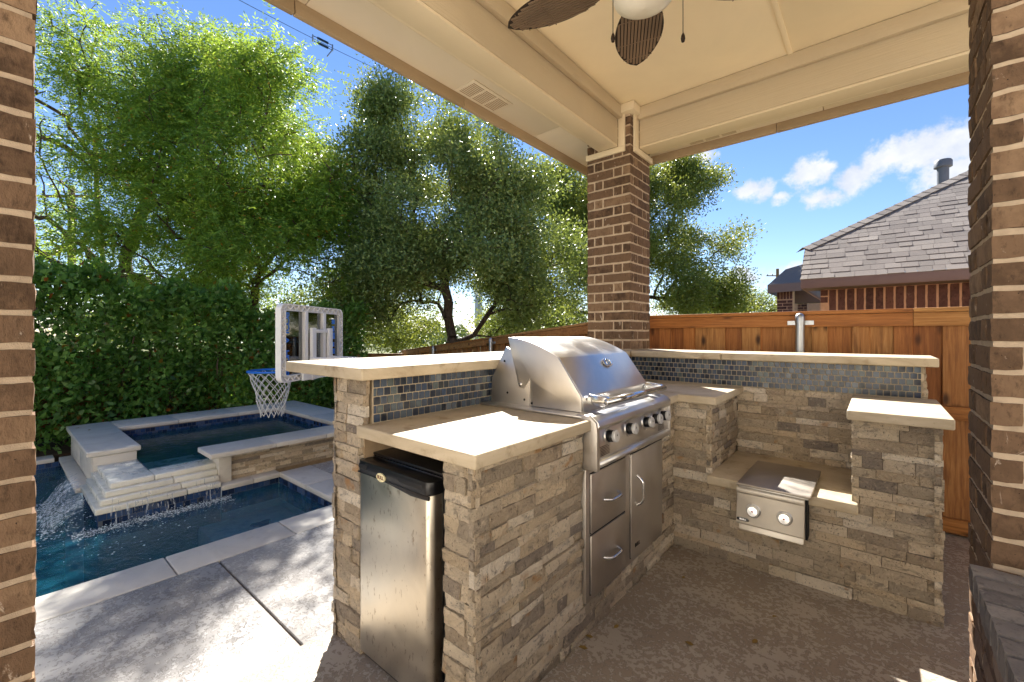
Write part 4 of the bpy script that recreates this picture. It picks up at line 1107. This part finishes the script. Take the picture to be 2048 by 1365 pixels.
# ================================================================== FENCES
def make_fence(label, p0, p1, zt0, zt1, face, board_w=.14, cap=True, posts=(), height=1.45, midrails=(.78, .1), gap=.0):
    """boards stand behind the rails; face = side of the rails"""
    p0 = Vector((*p0, 0)); p1 = Vector((*p1, 0)); d = (p1-p0); L = d.length; d.normalize(); n = Vector((*face, 0))
    t = thing('wooden_fence', label, 'fence', (p0.x, p0.y, zt0-height))
    mat_r = WOODX; r2 = random.Random(int(L*100))
    zt = lambda s: zt0+(zt1-zt0)*s/L
    x = 0; bk_ = False
    while x < L:
        w = r2.choice((board_w, board_w, board_w*.72, board_w*.9)); w = min(w, L-x); bk_ = not bk_
        a, b = p0+d*(x-(.012 if bk_ else -.001)), p0+d*(x+w+(.012 if bk_ else -.001)); th = .015; off = n*(r2.uniform(-.003, .002)-(.0175 if bk_ else 0))
        za, zb = zt(x)-.03, zt(x+w)-.03
        V = [a+off, b+off, b+off-n*th, a+off-n*th]; V = [Vector((q.x, q.y, (za if k in (0, 3) else zb)-height)) for k, q in enumerate(V)]+[Vector((q.x, q.y, za if k in (0, 3) else zb)) for k, q in enumerate(V)]
        link(bpy.data.objects.new('board', bevel_mesh('board', V, [(3, 2, 1, 0), (4, 5, 6, 7), (0, 1, 5, 4), (1, 2, 6, 5), (2, 3, 7, 6), (3, 0, 4, 7)], WOODV, .003, 1)), t)
        x += w
    def rail(nm, z_off0, z_off1, o0, o1, s0=0, s1=L):
        q = []
        for zo in (z_off0, z_off1):
            for s in (s0, s1):
                for oo in (o0, o1):
                    b = p0+d*s+n*oo; q.append(Vector((b.x, b.y, zt(s)+zo)))
        F = [(0, 1, 3, 2), (4, 6, 7, 5), (0, 2, 6, 4), (1, 5, 7, 3), (0, 4, 5, 1), (2, 3, 7, 6)]
        link(bpy.data.objects.new(nm, bevel_mesh(nm, q, F, WOODX, .004, 2)), t)
    ss = 0
    while ss < L:
        e = min(ss+2.44, L)
        rail('cap_board', -.028, 0, -.03, .052, ss+.001, e-.001)
        rail('top_rail', -.12, -.03, .003, .041, ss+.001, e-.001)
        for z in midrails: rail('mid_rail', z-zt0-.04, z-zt0+.045, .003, .04, ss+.001, e-.001)
        ss = e
    for s in posts:
        b = p0+d*s+n*.075; zt_ = zt(s)-.02; T = Matrix.Translation((b.x, b.y, 0))
        po = lathe('post', [(.03, zt_-height), (.03, zt_-.03)], GALV, t, 16, T)
        lathe('post_cap', [(.032, zt_-.07), (.0325, zt_-.03), (.027, zt_-.008), (.014, zt_+.002), (0, zt_+.005)], GALV, po, 16, T)
        q = []
        for zz_ in (zt_-.085, zt_-.052):
            for e, oo in ((-.085, -.03), (.085, -.03), (.085, -.034), (-.085, -.034)):
                w_ = b+d*e+n*(oo); q.append(Vector((w_.x, w_.y, zz_)))
        link(bpy.data.objects.new('bracket', bevel_mesh('bracket', q, [(3, 2, 1, 0), (4, 5, 6, 7), (0, 1, 5, 4), (1, 2, 6, 5), (2, 3, 7, 6), (3, 0, 4, 7)], GALV, .001, 1)), po)
    return t
pR = on_y(1600, 640, 3.93).x
make_fence('red brown cedar board fence behind the tiled bar', (-2.25, 4.0), (5.4, 4.0), 1.472, 1.472, (0, -1), posts=(pR+2.25, pR+2.25+2.44), midrails=(.785, .06))
make_fence('sloping cedar board fence below the oak trees', (-2.3, 4.03), (-8.75, 6.34), 1.42, .90, (-.337, -.941), posts=(2.13, 4.55, 7.0-.1), height=1.4, midrails=(.7,))
make_fence('shaded cedar board fence behind the laurel hedge', (-8.45, -5.5), (-8.45, 6.1), 1.3, .84, (1, 0), height=1.35, midrails=(.6,))

# ================================================================== NEIGHBOUR HOUSE
nh = thing('brick_house', 'neighbouring red brown brick house with grey shingle hip roof', 'house', (1, 7, -1.0))
EYN, EZ = 5.8, 1.912; PT = math.tan(R(36)); pn_ = Vector((0, -PT, 1)).normalized(); PO = (0, EYN, EZ)
HX0 = -.64
wallm = box('wall', (-.50, 4.5, 6.22, 9.5, -1.2, 1.83), HMORTAR, nh, 0)
wallm2 = box('soffit', (HX0+.01, 4.5, EYN+.02, 6.3, 1.812, 1.828), HFASCIA, nh, 0)
prism('fascia_board', [(EYN-.012, 1.803), (EYN+.014, 1.803), (EYN+.014, EZ+.003), (EYN-.012, EZ-.006)], 'x', HX0, 4.5, HFASCIA, nh, .002)
box('fascia_board', (HX0-.01, HX0+.016, EYN+.015, 9.5, 1.803, EZ-.004), HFASCIA, nh, .002)
hb = [grey(b, HBRICK, 'brick') for b in BMESH[:5]]
x = -.50+.04; k = 0
z_s = 1.81-.245/2-.0
for c in range(2):
    inst('brick', hb[c], wallm, Matrix.Translation((-.50+.0375-.002, 6.22+.02, 1.775-c*.08)) @ Matrix.Diagonal((.07, .06, BH, 1)))
x = -.50+.08
while x < 2.6:
    inst('brick', hb[k % 5], wallm, Matrix.Translation((x+BH/2, 6.22+BD/2-.008, z_s)) @ Matrix.Rotation(math.pi/2, 4, 'Y') @ Matrix.Diagonal((BL, BD, BH, 1)))
    x += BH+.0135; k += 1
for c in range(3):
    x = -.50-(c % 2)*.12
    while x < 2.6:
        a = max(x, -.503); b = x+BL
        inst('brick', hb[(k+c) % 5], wallm, Matrix.Translation(((a+b)/2, 6.22+BD/2-.008, z_s-.122-.0475-c*(BH+.0125))) @ Matrix.Diagonal((b-a, BD, BH, 1)))
        x += BL+.0135; k += 1
# front roof slope, its outline taken from the pixels where it meets the eave plane
A_ = on_plane(1603, 557, PO, pn_); B_ = on_plane(1612, 495, PO, pn_); C_ = on_plane(1955, 335, PO, pn_)
hipdir = (C_-B_).normalized(); D_ = B_+hipdir*9.0
s_up = Vector((0, 1, PT)).normalized()
E_ = Vector((7.5, D_.y, D_.z)); G_ = Vector((7.5, EYN, EZ))
und = obj('roof_deck', [A_, G_, E_, D_, B_], [(0, 1, 2, 3, 4)], HFASCIA, nh)
# back and side slopes so the roof is closed
bk = Vector((D_.x, D_.y+6, EZ)); sideL = Vector((A_.x-.05, 9.8, EZ))
obj('side_slope', [A_-Vector((.01, 0, 0)), B_-Vector((.01, 0, 0)), D_-Vector((.01, 0, 0)), Vector((D_.x, 12, D_.z)), Vector((A_.x, 12, EZ))], [(0, 4, 3, 2, 1)], SHINGLE, nh)
rows = []; r2 = random.Random(21); course = .112
slen = lambda p: (p-Vector((0, EYN, EZ))).dot(s_up)
smax = slen(C_)+1.2; sB = slen(B_); xA, xB = A_.x, B_.x; sl_h = (D_.x-B_.x)/(slen(D_)-sB)
def left_x(s): return xA+(xB-xA)*s/sB if s < sB else xB+(s-sB)*sl_h
s = -.02; shl = []
while s < smax:
    x = left_x(max(0, s+course/2))-.01-(0 if True else 0); first = True
    while x < 3.2:
        w = r2.choice((.09, .11, .13, .15, .17)); 
        if first: w *= r2.uniform(.4, 1); first = False
        shl.append((x, s, w, r2.choice((.004, .004, .008, .009)))); x += w
    s += course
def sh_vf(x, s, w, th):
    o = Vector((0, EYN, EZ)); L = course*1.12
    P = lambda xx, ss, h: Vector((xx, 0, 0))+o+s_up*ss+pn_*h
    xr = x+w-.003
    x2 = max(x, left_x(max(0, s+L)))
    return [P(x, s, 0), P(xr, s, 0), P(x, s, th), P(xr, s, th), P(min(x2, xr), s+L, .002), P(xr, s+L, .002)], [(0, 1, 3, 2), (2, 3, 5, 4), (0, 2, 4), (1, 5, 3)]
def sscore(t):
    v, _ = sh_vf(*t); c = sum(v, Vector())/6; return in_frame(c) and (c-CAMP).length or 99
sv = sorted(shl, key=sscore); rest = []
for k, t in enumerate(sv):
    if k < 300: v, f = sh_vf(*t); obj('shingle', v, f, SHINGLE, und)
    else: rest.append(sh_vf(*t))
v, f = join(rest); obj('shingles', v, f, SHINGLE, und, kind='stuff')
# ridge caps along the hip
p = B_-hipdir*.05; k = 0
across = hipdir.cross(pn_).normalized()
while k < 46:
    a = p+hipdir*(.125*k); b = a+hipdir*.20; up = pn_*(.012); w = across*.11
    out_ = -w if (a-w).x < a.x else w
    V = [a+up*1.6, a+up*1.6-out_, b+up*.8, b+up*.8-out_, a+up*1.6+out_*.9-Vector((0, 0, .09)), b+up*.8+out_*.9-Vector((0, 0, .09))]
    obj('ridge_cap', V, [(0, 1, 3, 2), (4, 0, 2, 5)], SHINGLE, und); k += 1
vp = on_plane(1886, 366, PO, pn_)
vp = at_depth(1886, 366, (vp-CAMP).length*.97)
d_ = (vp-CAMP).dot(Vector((FW[0], FW[1], 0))); pxm = d_/FPX
vt = lathe('vent_pipe', [(9*pxm, -.35), (9*pxm, 36*pxm)], GREYP, nh, 16, Matrix.Translation(vp))
lathe('vent_cap', [(12*pxm, 30*pxm), (14*pxm, 31*pxm), (14*pxm, 42*pxm), (12*pxm, 45*pxm), (0, 46*pxm)], GREYP, vt, 16, Matrix.Translation(vp))
# rear porch of the same house: low hip roof on a brick column
pd = 11.0
def pp(u, v, d=pd): return at_depth(u, v, d)
P0, P1, P2 = pp(1535, 571), pp(1612, 565), pp(1612, 532)
PF = (P1-P0); 
po = obj('porch_roof', [P0, P1+PF*.3, P1+PF*.3+Vector((0, 2.2, .9)), pp(1556, 556)+Vector((0, 1.2, .35)), P0+Vector((0, 3, 0))], [(0, 1, 2, 3), (0, 3, 4)], SHINGLE, nh)
fb = [P0+Vector((0, -.01, .01)), P1+PF*.3+Vector((0, -.01, .01)), P1+PF*.3+Vector((0, -.01, -.20)), P0+Vector((0, -.01, -.20))]
obj('porch_fascia', fb+[q+Vector((0, .05, 0)) for q in fb]+[P0+Vector((.02, 2.5, .01)), P0+Vector((.02, 2.5, -.2))], [(0, 3, 2, 1), (4, 5, 6, 7), (0, 1, 5, 4), (3, 7, 6, 2), (0, 8, 9, 3)], HFASCIA, nh)
def porch_column(u0, u1, d, vt_):
    a, b = pp(u0, vt_, d), pp(u1, vt_, d); w = (b-a).length; x0 = a.x; y0 = a.y
    c = box('porch_column', (x0, x0+w*.95, y0, y0+w*.95, -1.2, a.z+.1), HMORTAR, nh, 0)
    for i in range(26):
        z = a.z+.05-(i+.5)*.08
        if i < 3: continue
        for x_, L in ((x0, w*.6), (x0+w*.62, w*.33)) if i % 2 else ((x0, w*.33), (x0+w*.35, w*.6)):
            inst('brick', hb[i % 5], c, Matrix.Translation((x_+L/2, y0+.02, z)) @ Matrix.Diagonal((L-.01, BD, BH, 1)))
    for i in range(5):
        inst('brick', hb[i % 5], c, Matrix.Translation((x0+w*.95*(i+.5)/5, y0+.02, a.z-.05)) @ Matrix.Rotation(math.pi/2, 4, 'Y') @ Matrix.Diagonal((.23, BD, w*.95/5-.012, 1)))
porch_column(1554, 1582, 11.4, 587); porch_column(1595, 1612, 13.4, 592)
q = pp(1583, 582, 12); box('porch_beam', (q.x, q.x+1.2, q.y, q.y+.3, q.z-.35, q.z), HFASCIA, nh, .01)
box('porch_wall', (q.x-.5, q.x+3, q.y+3.2, q.y+3.4, -1, q.z+.2), HMORTAR, nh, 0)

# ================================================================== UTILITY POLES AND LINES
def wood_pole(label, u, vtop, d, arm_v, arm_px, r=.13):
    tp = at_depth(u, vtop, d); t = thing('utility_pole', label, 'utility pole', (tp.x, tp.y, -1.6))
    tube('pole', [(tp.x, tp.y, -1.6), tp], [r*1.15, r*.85], POLE, t, 10)
    a = at_depth(u-arm_px, arm_v, d); b = at_depth(u+arm_px, arm_v, d)
    tube('crossarm', [a, b], .06*d/17 if d < 20 else .07, POLE, t, 6)
    for k in (-.9, -.45, .45, .9):
        c = (a+b)/2+(b-a)/2*k; lathe('insulator', [(.04, 0), (.06, .08), (.04, .16), (.05, .22), (.01, .26)], INSUL, t, 8, Matrix.Translation(c))
    return t
wood_pole('wooden utility pole with crossarm seen through the thin left branches', 143, 372, 17.5, 393, 62)
wood_pole('distant wooden utility pole above the porch roof', 1555, 538, 55, 552, 22, .2)
sp = at_depth(957, 232, 34); t = thing('transmission_pole', 'tall steel transmission pole with tubular arms above the oak tree', 'utility pole', (sp.x, sp.y, -1.6))
tube('pole', [(sp.x, sp.y, -1.6), sp], [.35, .2], GALV, t, 10)
for va, vb in ((205, 248), (215, 258)): tube('arm', [at_depth(908, va-2, 34), at_depth(995, vb, 34)], .09, GALV, t, 8)
tube('brace', [at_depth(957, 262, 34), at_depth(930, 222, 34)], .05, GALV, t, 6)
q0 = at_depth(380, -52, 20); q1 = at_depth(909, 203, 34)
pl = thing('power_line', 'power line with dead end insulators crossing the sky', 'power line', (q0.x, q0.y, q0.z))
tube('wire', [q0.lerp(q1, k/20)-Vector((0, 0, .35*math.sin(math.pi*k/20))) for k in range(21)], .014, WIRE, pl, 6)
def lp(t): return q0.lerp(q1, t)-Vector((0, 0, .35*math.sin(math.pi*t)))
best = min((abs(1024+FPX*((lp(k/400).x*RT[0]+lp(k/400).y*RT[1])/(lp(k/400).x*FW[0]+lp(k/400).y*FW[1]))-645), k/400) for k in range(401))[1]
c0, c1 = lp(best-.035), lp(best+.035); ax = (c1-c0).normalized(); up = Vector((0, 0, 1)); L = (c1-c0).length
for s in (.16, -.12):
    a = c0+up*s; b = c1+up*s; pts = []; rr_ = []
    for k in range(33): pts.append(a.lerp(b, k/32)); rr_.append(.022 if (k < 7 or k > 25 or k % 2) else .085)
    tube('insulator_string', pts, rr_, INSUL, pl, 8)
for c in (c0, c1): tube('yoke', [c+up*.2, c-up*.16], .05, GALV, pl, 6)
tube('jumper_arm', [c1-up*.1, c1-ax*.35-up*.65], .04, GALV, pl, 6)

# ================================================================== VEGETATION
def unit(a): return a/np.maximum(np.linalg.norm(a, axis=-1, keepdims=True), 1e-9)
def leaf_quads(b, t, L, Wd, fold=.25, r=rng):
    n = len(b); t = unit(t); rv = r.normal(size=(n, 3)); s = unit(np.cross(t, rv)); nn = np.cross(s, t)
    L = np.broadcast_to(np.asarray(L), (n,))[:, None]; Wd = np.broadcast_to(np.asarray(Wd), (n,))[:, None]
    mid = b+t*L*.48
    return np.stack([b, mid+s*Wd*.5+nn*Wd*fold, b+t*L, mid-s*Wd*.5+nn*Wd*fold], 1)
def px_blob(u, v, ru, rv, d, depth=None, w=1.):
    c = np.array(at_depth(u, v, d)); s = d/FPX; dr = (depth if depth else max(ru, rv)*s*.9)
    return c, ru*s, rv*s, dr, w
AX_R = np.array([RT[0], RT[1], 0]); AX_F = np.array([FW[0], FW[1], 0]); AX_U = np.array([0, 0, 1.])
def sample_blobs(bl, n, r, shell=.35):
    wts = np.array([b[1]*b[2]*b[3]*b[4] for b in bl])**.8; wts /= wts.sum()
    idx = r.choice(len(bl), n, p=wts); d = unit(r.normal(size=(n, 3))); rad = (shell**3+(1-shell**3)*r.random(n))**(1/3)
    out = np.zeros((n, 3))
    for i in range(n):
        c, ru, rv, dr, w = bl[idx[i]]; q = d[i]*rad[i]
        out[i] = c+AX_R*q[0]*ru+AX_F*q[1]*dr+AX_U*q[2]*rv
    return out
def grow(trunk, cl, r, jit=.10, bias=.4, sag=.15):
    P = [np.array(p, float) for p in trunk]; par = [-1]+list(range(len(P)-1)); pl = [0.]
    for i in range(1, len(P)): pl.append(pl[-1]+np.linalg.norm(P[i]-P[i-1]))
    fork = P[-1]; order = np.argsort(np.linalg.norm(cl-fork, axis=1)); tips = []
    lo = max(1, len(P)//2)
    for k in order:
        c = cl[k]; A = np.array(P[lo:]); cost = np.linalg.norm(A-c, axis=1)+bias*np.array(pl[lo:])+.6*np.maximum(0, A[:, 2]-c[2])
        j = int(np.argmin(cost))+lo; a = P[j]; D = np.linalg.norm(c-a); m = max(2, min(5, int(D/.35)+1)); prev = j
        for s in range(1, m+1):
            t = s/m; q = a+(c-a)*t+AX_U*sag*D*math.sin(math.pi*t)*.5+r.normal(size=3)*jit*D*.25*(1 if s < m else 0)
            P.append(q); par.append(prev); pl.append(pl[prev]+D/m); prev = len(P)-1
        tips.append(prev)
    cnt = np.zeros(len(P))
    for t in tips: cnt[t] += 1
    for i in range(len(P)-1, 0, -1): cnt[par[i]] += cnt[i]
    return P, par, cnt, tips
def skeleton_mesh(P, par, cnt, r_root, r_min=.006, sides=6, power=.5):
    V = []; F = []; cm = cnt[0]
    rad = [max(r_min, r_root*(c/cm)**power) for c in cnt]
    for i in range(1, len(P)):
        j = par[i]; v, f = tube_vf([Vector(P[j]), Vector(P[i])], [min(rad[j], rad[i]*1.35), rad[i]], sides if rad[i] > .02 else 4, False)
        o = len(V); V += v; F += [tuple(k+o for k in q) for q in f]
    return V, F
def make_tree(name, label, trunk, bl, ncl, per, kind, leafmat, barkmat, r_root, seed, sig=.3, group=None, bias=.4, shell=.35, size=1., clump=1., r_min=.006):
    r = np.random.default_rng(seed); nb = max(8, ncl//7); bo = sample_blobs(bl, nb, r, shell)
    spread = (sum(b[1]*b[2]*b[3] for b in bl)/nb)**(1/3)*.42*clump
    pick = r.integers(0, nb, ncl); cl = bo[pick]+r.normal(size=(ncl, 3))*spread*np.array([1, 1, .75])
    P, par, cnt, tips = grow(trunk, cl, r, bias=bias)
    t = thing(name, label, 'tree', tuple(trunk[0]), group)
    v, f = skeleton_mesh(P, par, cnt, r_root, r_min); obj('trunk', v, f, barkmat, t, smooth=True)
    k = r.poisson(per, ncl); c = np.repeat(cl, k, axis=0); n = len(c)
    off = r.normal(size=(n, 3))*sig*np.array([1, 1, .8]); b = c+off
    if kind == 'pinnate':
        d = unit(unit(off)*.6+r.normal(size=(n, 3))*.5+np.array([0, 0, -.25])); L = r.uniform(.16, .28, n)*size; Q = []
        side = unit(np.cross(d, np.array([0, 0, 1.])+r.normal(size=(n, 3))*.25))
        for i in range(9):
            tt = .2+.8*((i//2)/4 if i < 8 else 1.); sg = 0 if i == 8 else (1 if i % 2 else -1)
            bb = b+d*(L*tt)[:, None]-np.array([0, 0, .05])*((L*tt)**2)[:, None]*6
            td = d*(.55 if sg else 1)+side*sg*.85+np.array([0, 0, -.18])+r.normal(size=(n, 3))*.12
            Q.append(leaf_quads(bb, td, r.uniform(.06, .085, n)*size, r.uniform(.018, .026, n)*size, .2, r))
        Q = np.concatenate(Q)
    else:
        d = unit(unit(off)*.7+r.normal(size=(n, 3))*.7+np.array([0, 0, .15]))
        Q = leaf_quads(b, d, r.uniform(.055, .085, n)*size, r.uniform(.028, .040, n)*size, .25, r)
    quads_np('crown', Q, leafmat, t)
    return t
gz = -1.2
def base(u, d, z=gz): q = at_depth(u, HV, d); return [q.x, q.y, z]
def tp(u, v, d): return list(at_depth(u, v, d))
GT = 'trees beyond the fence'
make_tree('ash_tree', 'tall feathery yellow green ash tree rising behind the laurel hedge', [base(500, 8.51), tp(502, 660, 8.51), tp(506, 615, 8.51), tp(512, 575, 8.51)],
  [px_blob(470, 330, 170, 200, 8.51), px_blob(340, 190, 140, 140, 8.75), px_blob(555, 290, 120, 160, 8.34), px_blob(600, 440, 105, 120, 8.26), px_blob(420, 480, 180, 125, 8.10), px_blob(330, 400, 130, 150, 8.59), px_blob(450, 170, 110, 110, 8.75), px_blob(620, 380, 90, 110, 8.42), px_blob(260, 90, 110, 90, 8.91), px_blob(300, 585, 170, 55, 8.8, .9), px_blob(570, 570, 110, 60, 8.6, .9)],
  620, 46, 'pinnate', LEAF_ASH, BARK, .12, 3, .2, GT, clump=.9, r_min=.010)
make_tree('ash_tree', 'thin leafed ash tree with bare branches leaning over the hedge end', [base(330, 9.07), tp(326, 650, 9.07), tp(312, 610, 9.07), tp(280, 560, 9.07)],
  [px_blob(150, 320, 110, 210, 8.91), px_blob(130, 130, 110, 120, 9.15), px_blob(100, 500, 120, 100, 8.75), px_blob(220, 250, 80, 160, 8.91), px_blob(-60, 330, 120, 230, 8.91)],
  300, 13, 'pinnate', LEAF_ASH, BARK, .15, 4, .29, GT, bias=.22, r_min=.011)
make_tree('bare_tree', 'half bare pale twigged branches beside the thin ash tree', [base(205, 9.6), tp(215, 600, 9.6), tp(195, 420, 9.6), tp(190, 260, 9.6)],
  [px_blob(185, 160, 70, 150, 9.6), px_blob(120, 90, 60, 90, 9.6), px_blob(230, 120, 50, 90, 9.6)], 70, 3, 'pinnate', LEAF_ASH, TWIG, .045, 9, .3, GT, bias=.2)
make_tree('live_oak', 'broad dark live oak with several low limbs above the sloping fence', [base(903, 9.3), tp(902, 700, 9.3), tp(903, 685, 9.3), tp(905, 676, 9.3)],
  [px_blob(900, 420, 200, 150, 9.31), px_blob(758, 300, 60, 120, 9.39), px_blob(762, 200, 26, 55, 9.39, .5), px_blob(855, 290, 75, 90, 9.24), px_blob(980, 310, 100, 110, 9.39), px_blob(760, 500, 125, 110, 9.09), px_blob(1050, 510, 120, 120, 9.16), px_blob(900, 540, 210, 60, 8.94), px_blob(720, 585, 90, 55, 9.2, .9), px_blob(1075, 600, 95, 50, 9.2, .9), px_blob(800, 600, 70, 35, 9.6, .6), px_blob(790, 45, 34, 40, 10.2, .8, .2), px_blob(815, 72, 42, 46, 10.5, .8, .25), px_blob(772, 20, 34, 36, 10.2, .8, .2), px_blob(720, 400, 70, 110, 9.4, .9, 1.5), px_blob(760, 250, 45, 90, 9.4, .7, 1.5), px_blob(700, 630, 60, 40, 9.8, .6), px_blob(1090, 640, 80, 30, 9.6, .6), px_blob(980, 635, 60, 25, 10.2, .5), px_blob(690, 470, 70, 110, 9.39), px_blob(880, 230, 30, 50, 9.31, .5), px_blob(1010, 400, 120, 110, 8.94)],
  1020, 200, 'oak', LEAF_OAK, OAKBARK, .125, 5, .19, GT, bias=.3, clump=.95)
make_tree('live_oak', 'paler sunlit live oak half hidden by the brick pillar on the bar', [base(1240, 17), tp(1240, 690, 17), tp(1238, 655, 17), tp(1245, 610, 17)],
  [px_blob(1100, 450, 110, 110, 16.5), px_blob(1210, 440, 140, 150, 17), px_blob(1360, 440, 85, 100, 17), px_blob(1420, 530, 75, 80, 17), px_blob(1330, 560, 120, 70, 16.5), px_blob(1345, 370, 50, 50, 17), px_blob(1130, 560, 110, 80, 16.5), px_blob(1455, 570, 50, 50, 17)],
  560, 260, 'oak', LEAF_OAK2, OAKBARK, .22, 6, .26, GT, size=1.5)
make_tree('small_tree', 'small bushy tree beyond the fence beside the distant pole', [base(1500, 26), tp(1500, 650, 26), tp(1498, 625, 26)],
  [px_blob(1490, 600, 55, 40, 26), px_blob(1530, 605, 35, 30, 26), px_blob(1450, 610, 45, 40, 25)], 150, 120, 'oak', LEAF_OAK2, OAKBARK, .18, 7, .4, GT, size=1.7)
make_tree('young_tree', 'yellow green young tree growing below the oak limbs', [base(790, 15.5), tp(790, 690, 15.5), tp(788, 670, 15.5)],
  [px_blob(800, 655, 75, 35, 15.5), px_blob(720, 650, 60, 45, 15.8)], 150, 80, 'oak', LEAF_OAK2, BARK, .09, 8, .3, GT, size=1.5)
make_tree('young_tree', 'yellow green young tree partly hidden by the grill hood', [base(1010, 16), tp(1010, 690, 16), tp(1008, 660, 16)],
  [px_blob(1000, 640, 80, 35, 16), px_blob(1110, 625, 60, 30, 16)], 110, 80, 'oak', LEAF_OAK2, BARK, .08, 10, .3, GT, size=1.5)
make_tree('young_tree', 'leafy young tree showing between the hedge top and the ash limbs', [base(420, 14), tp(420, 660, 14), tp(425, 630, 14)],
  [px_blob(380, 620, 130, 50, 14), px_blob(560, 625, 90, 40, 14), px_blob(180, 620, 140, 50, 14)], 170, 70, 'oak', LEAF_OAK, BARK, .1, 12, .32, GT, size=1.4)

# far wood on the skyline
r = np.random.default_rng(77); n = 26000; az = r.uniform(-1.05, .95, n); dd = r.uniform(62, 95, n)
lat = np.tan(az); hh = 4.2+1.8*np.sin(az*17)+1.2*np.sin(az*41+1)+.8*np.sin(az*97)
zc = -1.6+hh*r.random(n)**.7
b = np.array([0, 0, 0.])+AX_F*dd[:, None]+AX_R*(dd*lat)[:, None]; b[:, 2] = zc
quads_np('distant_trees', leaf_quads(b, r.normal(size=(n, 3)), r.uniform(.5, .9, n), r.uniform(.35, .6, n), .2, r), LEAF_FAR, None, kind='stuff', label='hazy green line of far trees beyond the fences', cat='trees')

# laurel hedge
hg = thing('laurel_hedge', 'dense dark green laurel hedge along the pool and spa', 'hedge', (-7.6, 1, -.06))
r = np.random.default_rng(31); n = 52000
y = r.uniform(-4.2, 4.5, n); z = r.uniform(-.02, 1, n)
top = 1.78+.22*np.sin(y*1.3+.4)+.12*np.sin(y*3.7)+.1*np.sin(y*9.1)
front = .16*np.sin(y*2.1+z*3)+.09*np.sin(y*6.3-z*5)+.05*np.sin(z*13+y*3)
dep = r.random(n)**1.6*.75
x = -7.22+front*.9-dep
zz_ = z**.85*top-.02
topm = r.random(n) < .16; zz_ = np.where(topm, top-r.random(n)**2*.3+.1*r.random(n), zz_)
bpt = np.stack([x, y, zz_], 1); lm = r.normal(size=(n, 3))*.55+np.array([.55, 0, .25])
Q = leaf_quads(bpt, lm, r.uniform(.07, .125, n), r.uniform(.036, .058, n), .22, r)
quads_np('foliage', Q, LEAF_HEDGE, hg, kind='stuff')
st = []
rr2 = random.Random(8)
for k in range(46):
    yy = -4.2+k*.19+rr2.uniform(-.06, .06); p = [(-7.7+rr2.uniform(-.1, .1), yy, -.08)]
    for s in range(1, 5): p.append((-7.65+rr2.uniform(-.2, .25), yy+rr2.uniform(-.12, .12), s*.42))
    st.append(tube_vf(p, [.018, .015, .012, .009, .005], 5))
v, f = join(st); obj('stems', v, f, BARK, hg, smooth=True, kind='stuff')

# fallen leaves on the patio and the spa coping
def fallen(label, x, y, z, s, a, grp=None):
    pts = [(0, 0, 0), (.35, .3, .05), (.75, .22, .12), (1, 0, .05), (.75, -.22, .1), (.35, -.3, .06)]
    V = [(p[0]*s, p[1]*s, p[2]*s+.002) for p in pts]
    obj('fallen_leaf', V, [(0, 1, 2), (0, 2, 3), (0, 3, 4), (0, 4, 5)], LEAF_DRY, None, M=Matrix.Translation((x, y, z)) @ Matrix.Rotation(a, 4, 'Z'), label=label, cat='leaf', group=grp)
for k, (u, v_) in enumerate(((1187, 1276), (1228, 1258), (1176, 1299), (1365, 1158), (1552, 1233), (1505, 1288), (1388, 1292))):
    q = on_z(u, v_, 0); fallen('small dry brown leaf lying on the patio floor', q.x, q.y, .001, rr2.uniform(.02, .045), rr2.uniform(0, 6), 'dry leaves on the patio floor')
for u, v_ in ((150, 858), (177, 862), (286, 836), (390, 830), (425, 826)):
    q = on_z(u, v_, SZ); fallen('small dry leaf lying on the spa coping', q.x, q.y, SZ+.002, .04, rr2.uniform(0, 6), 'dry leaves on the spa coping')
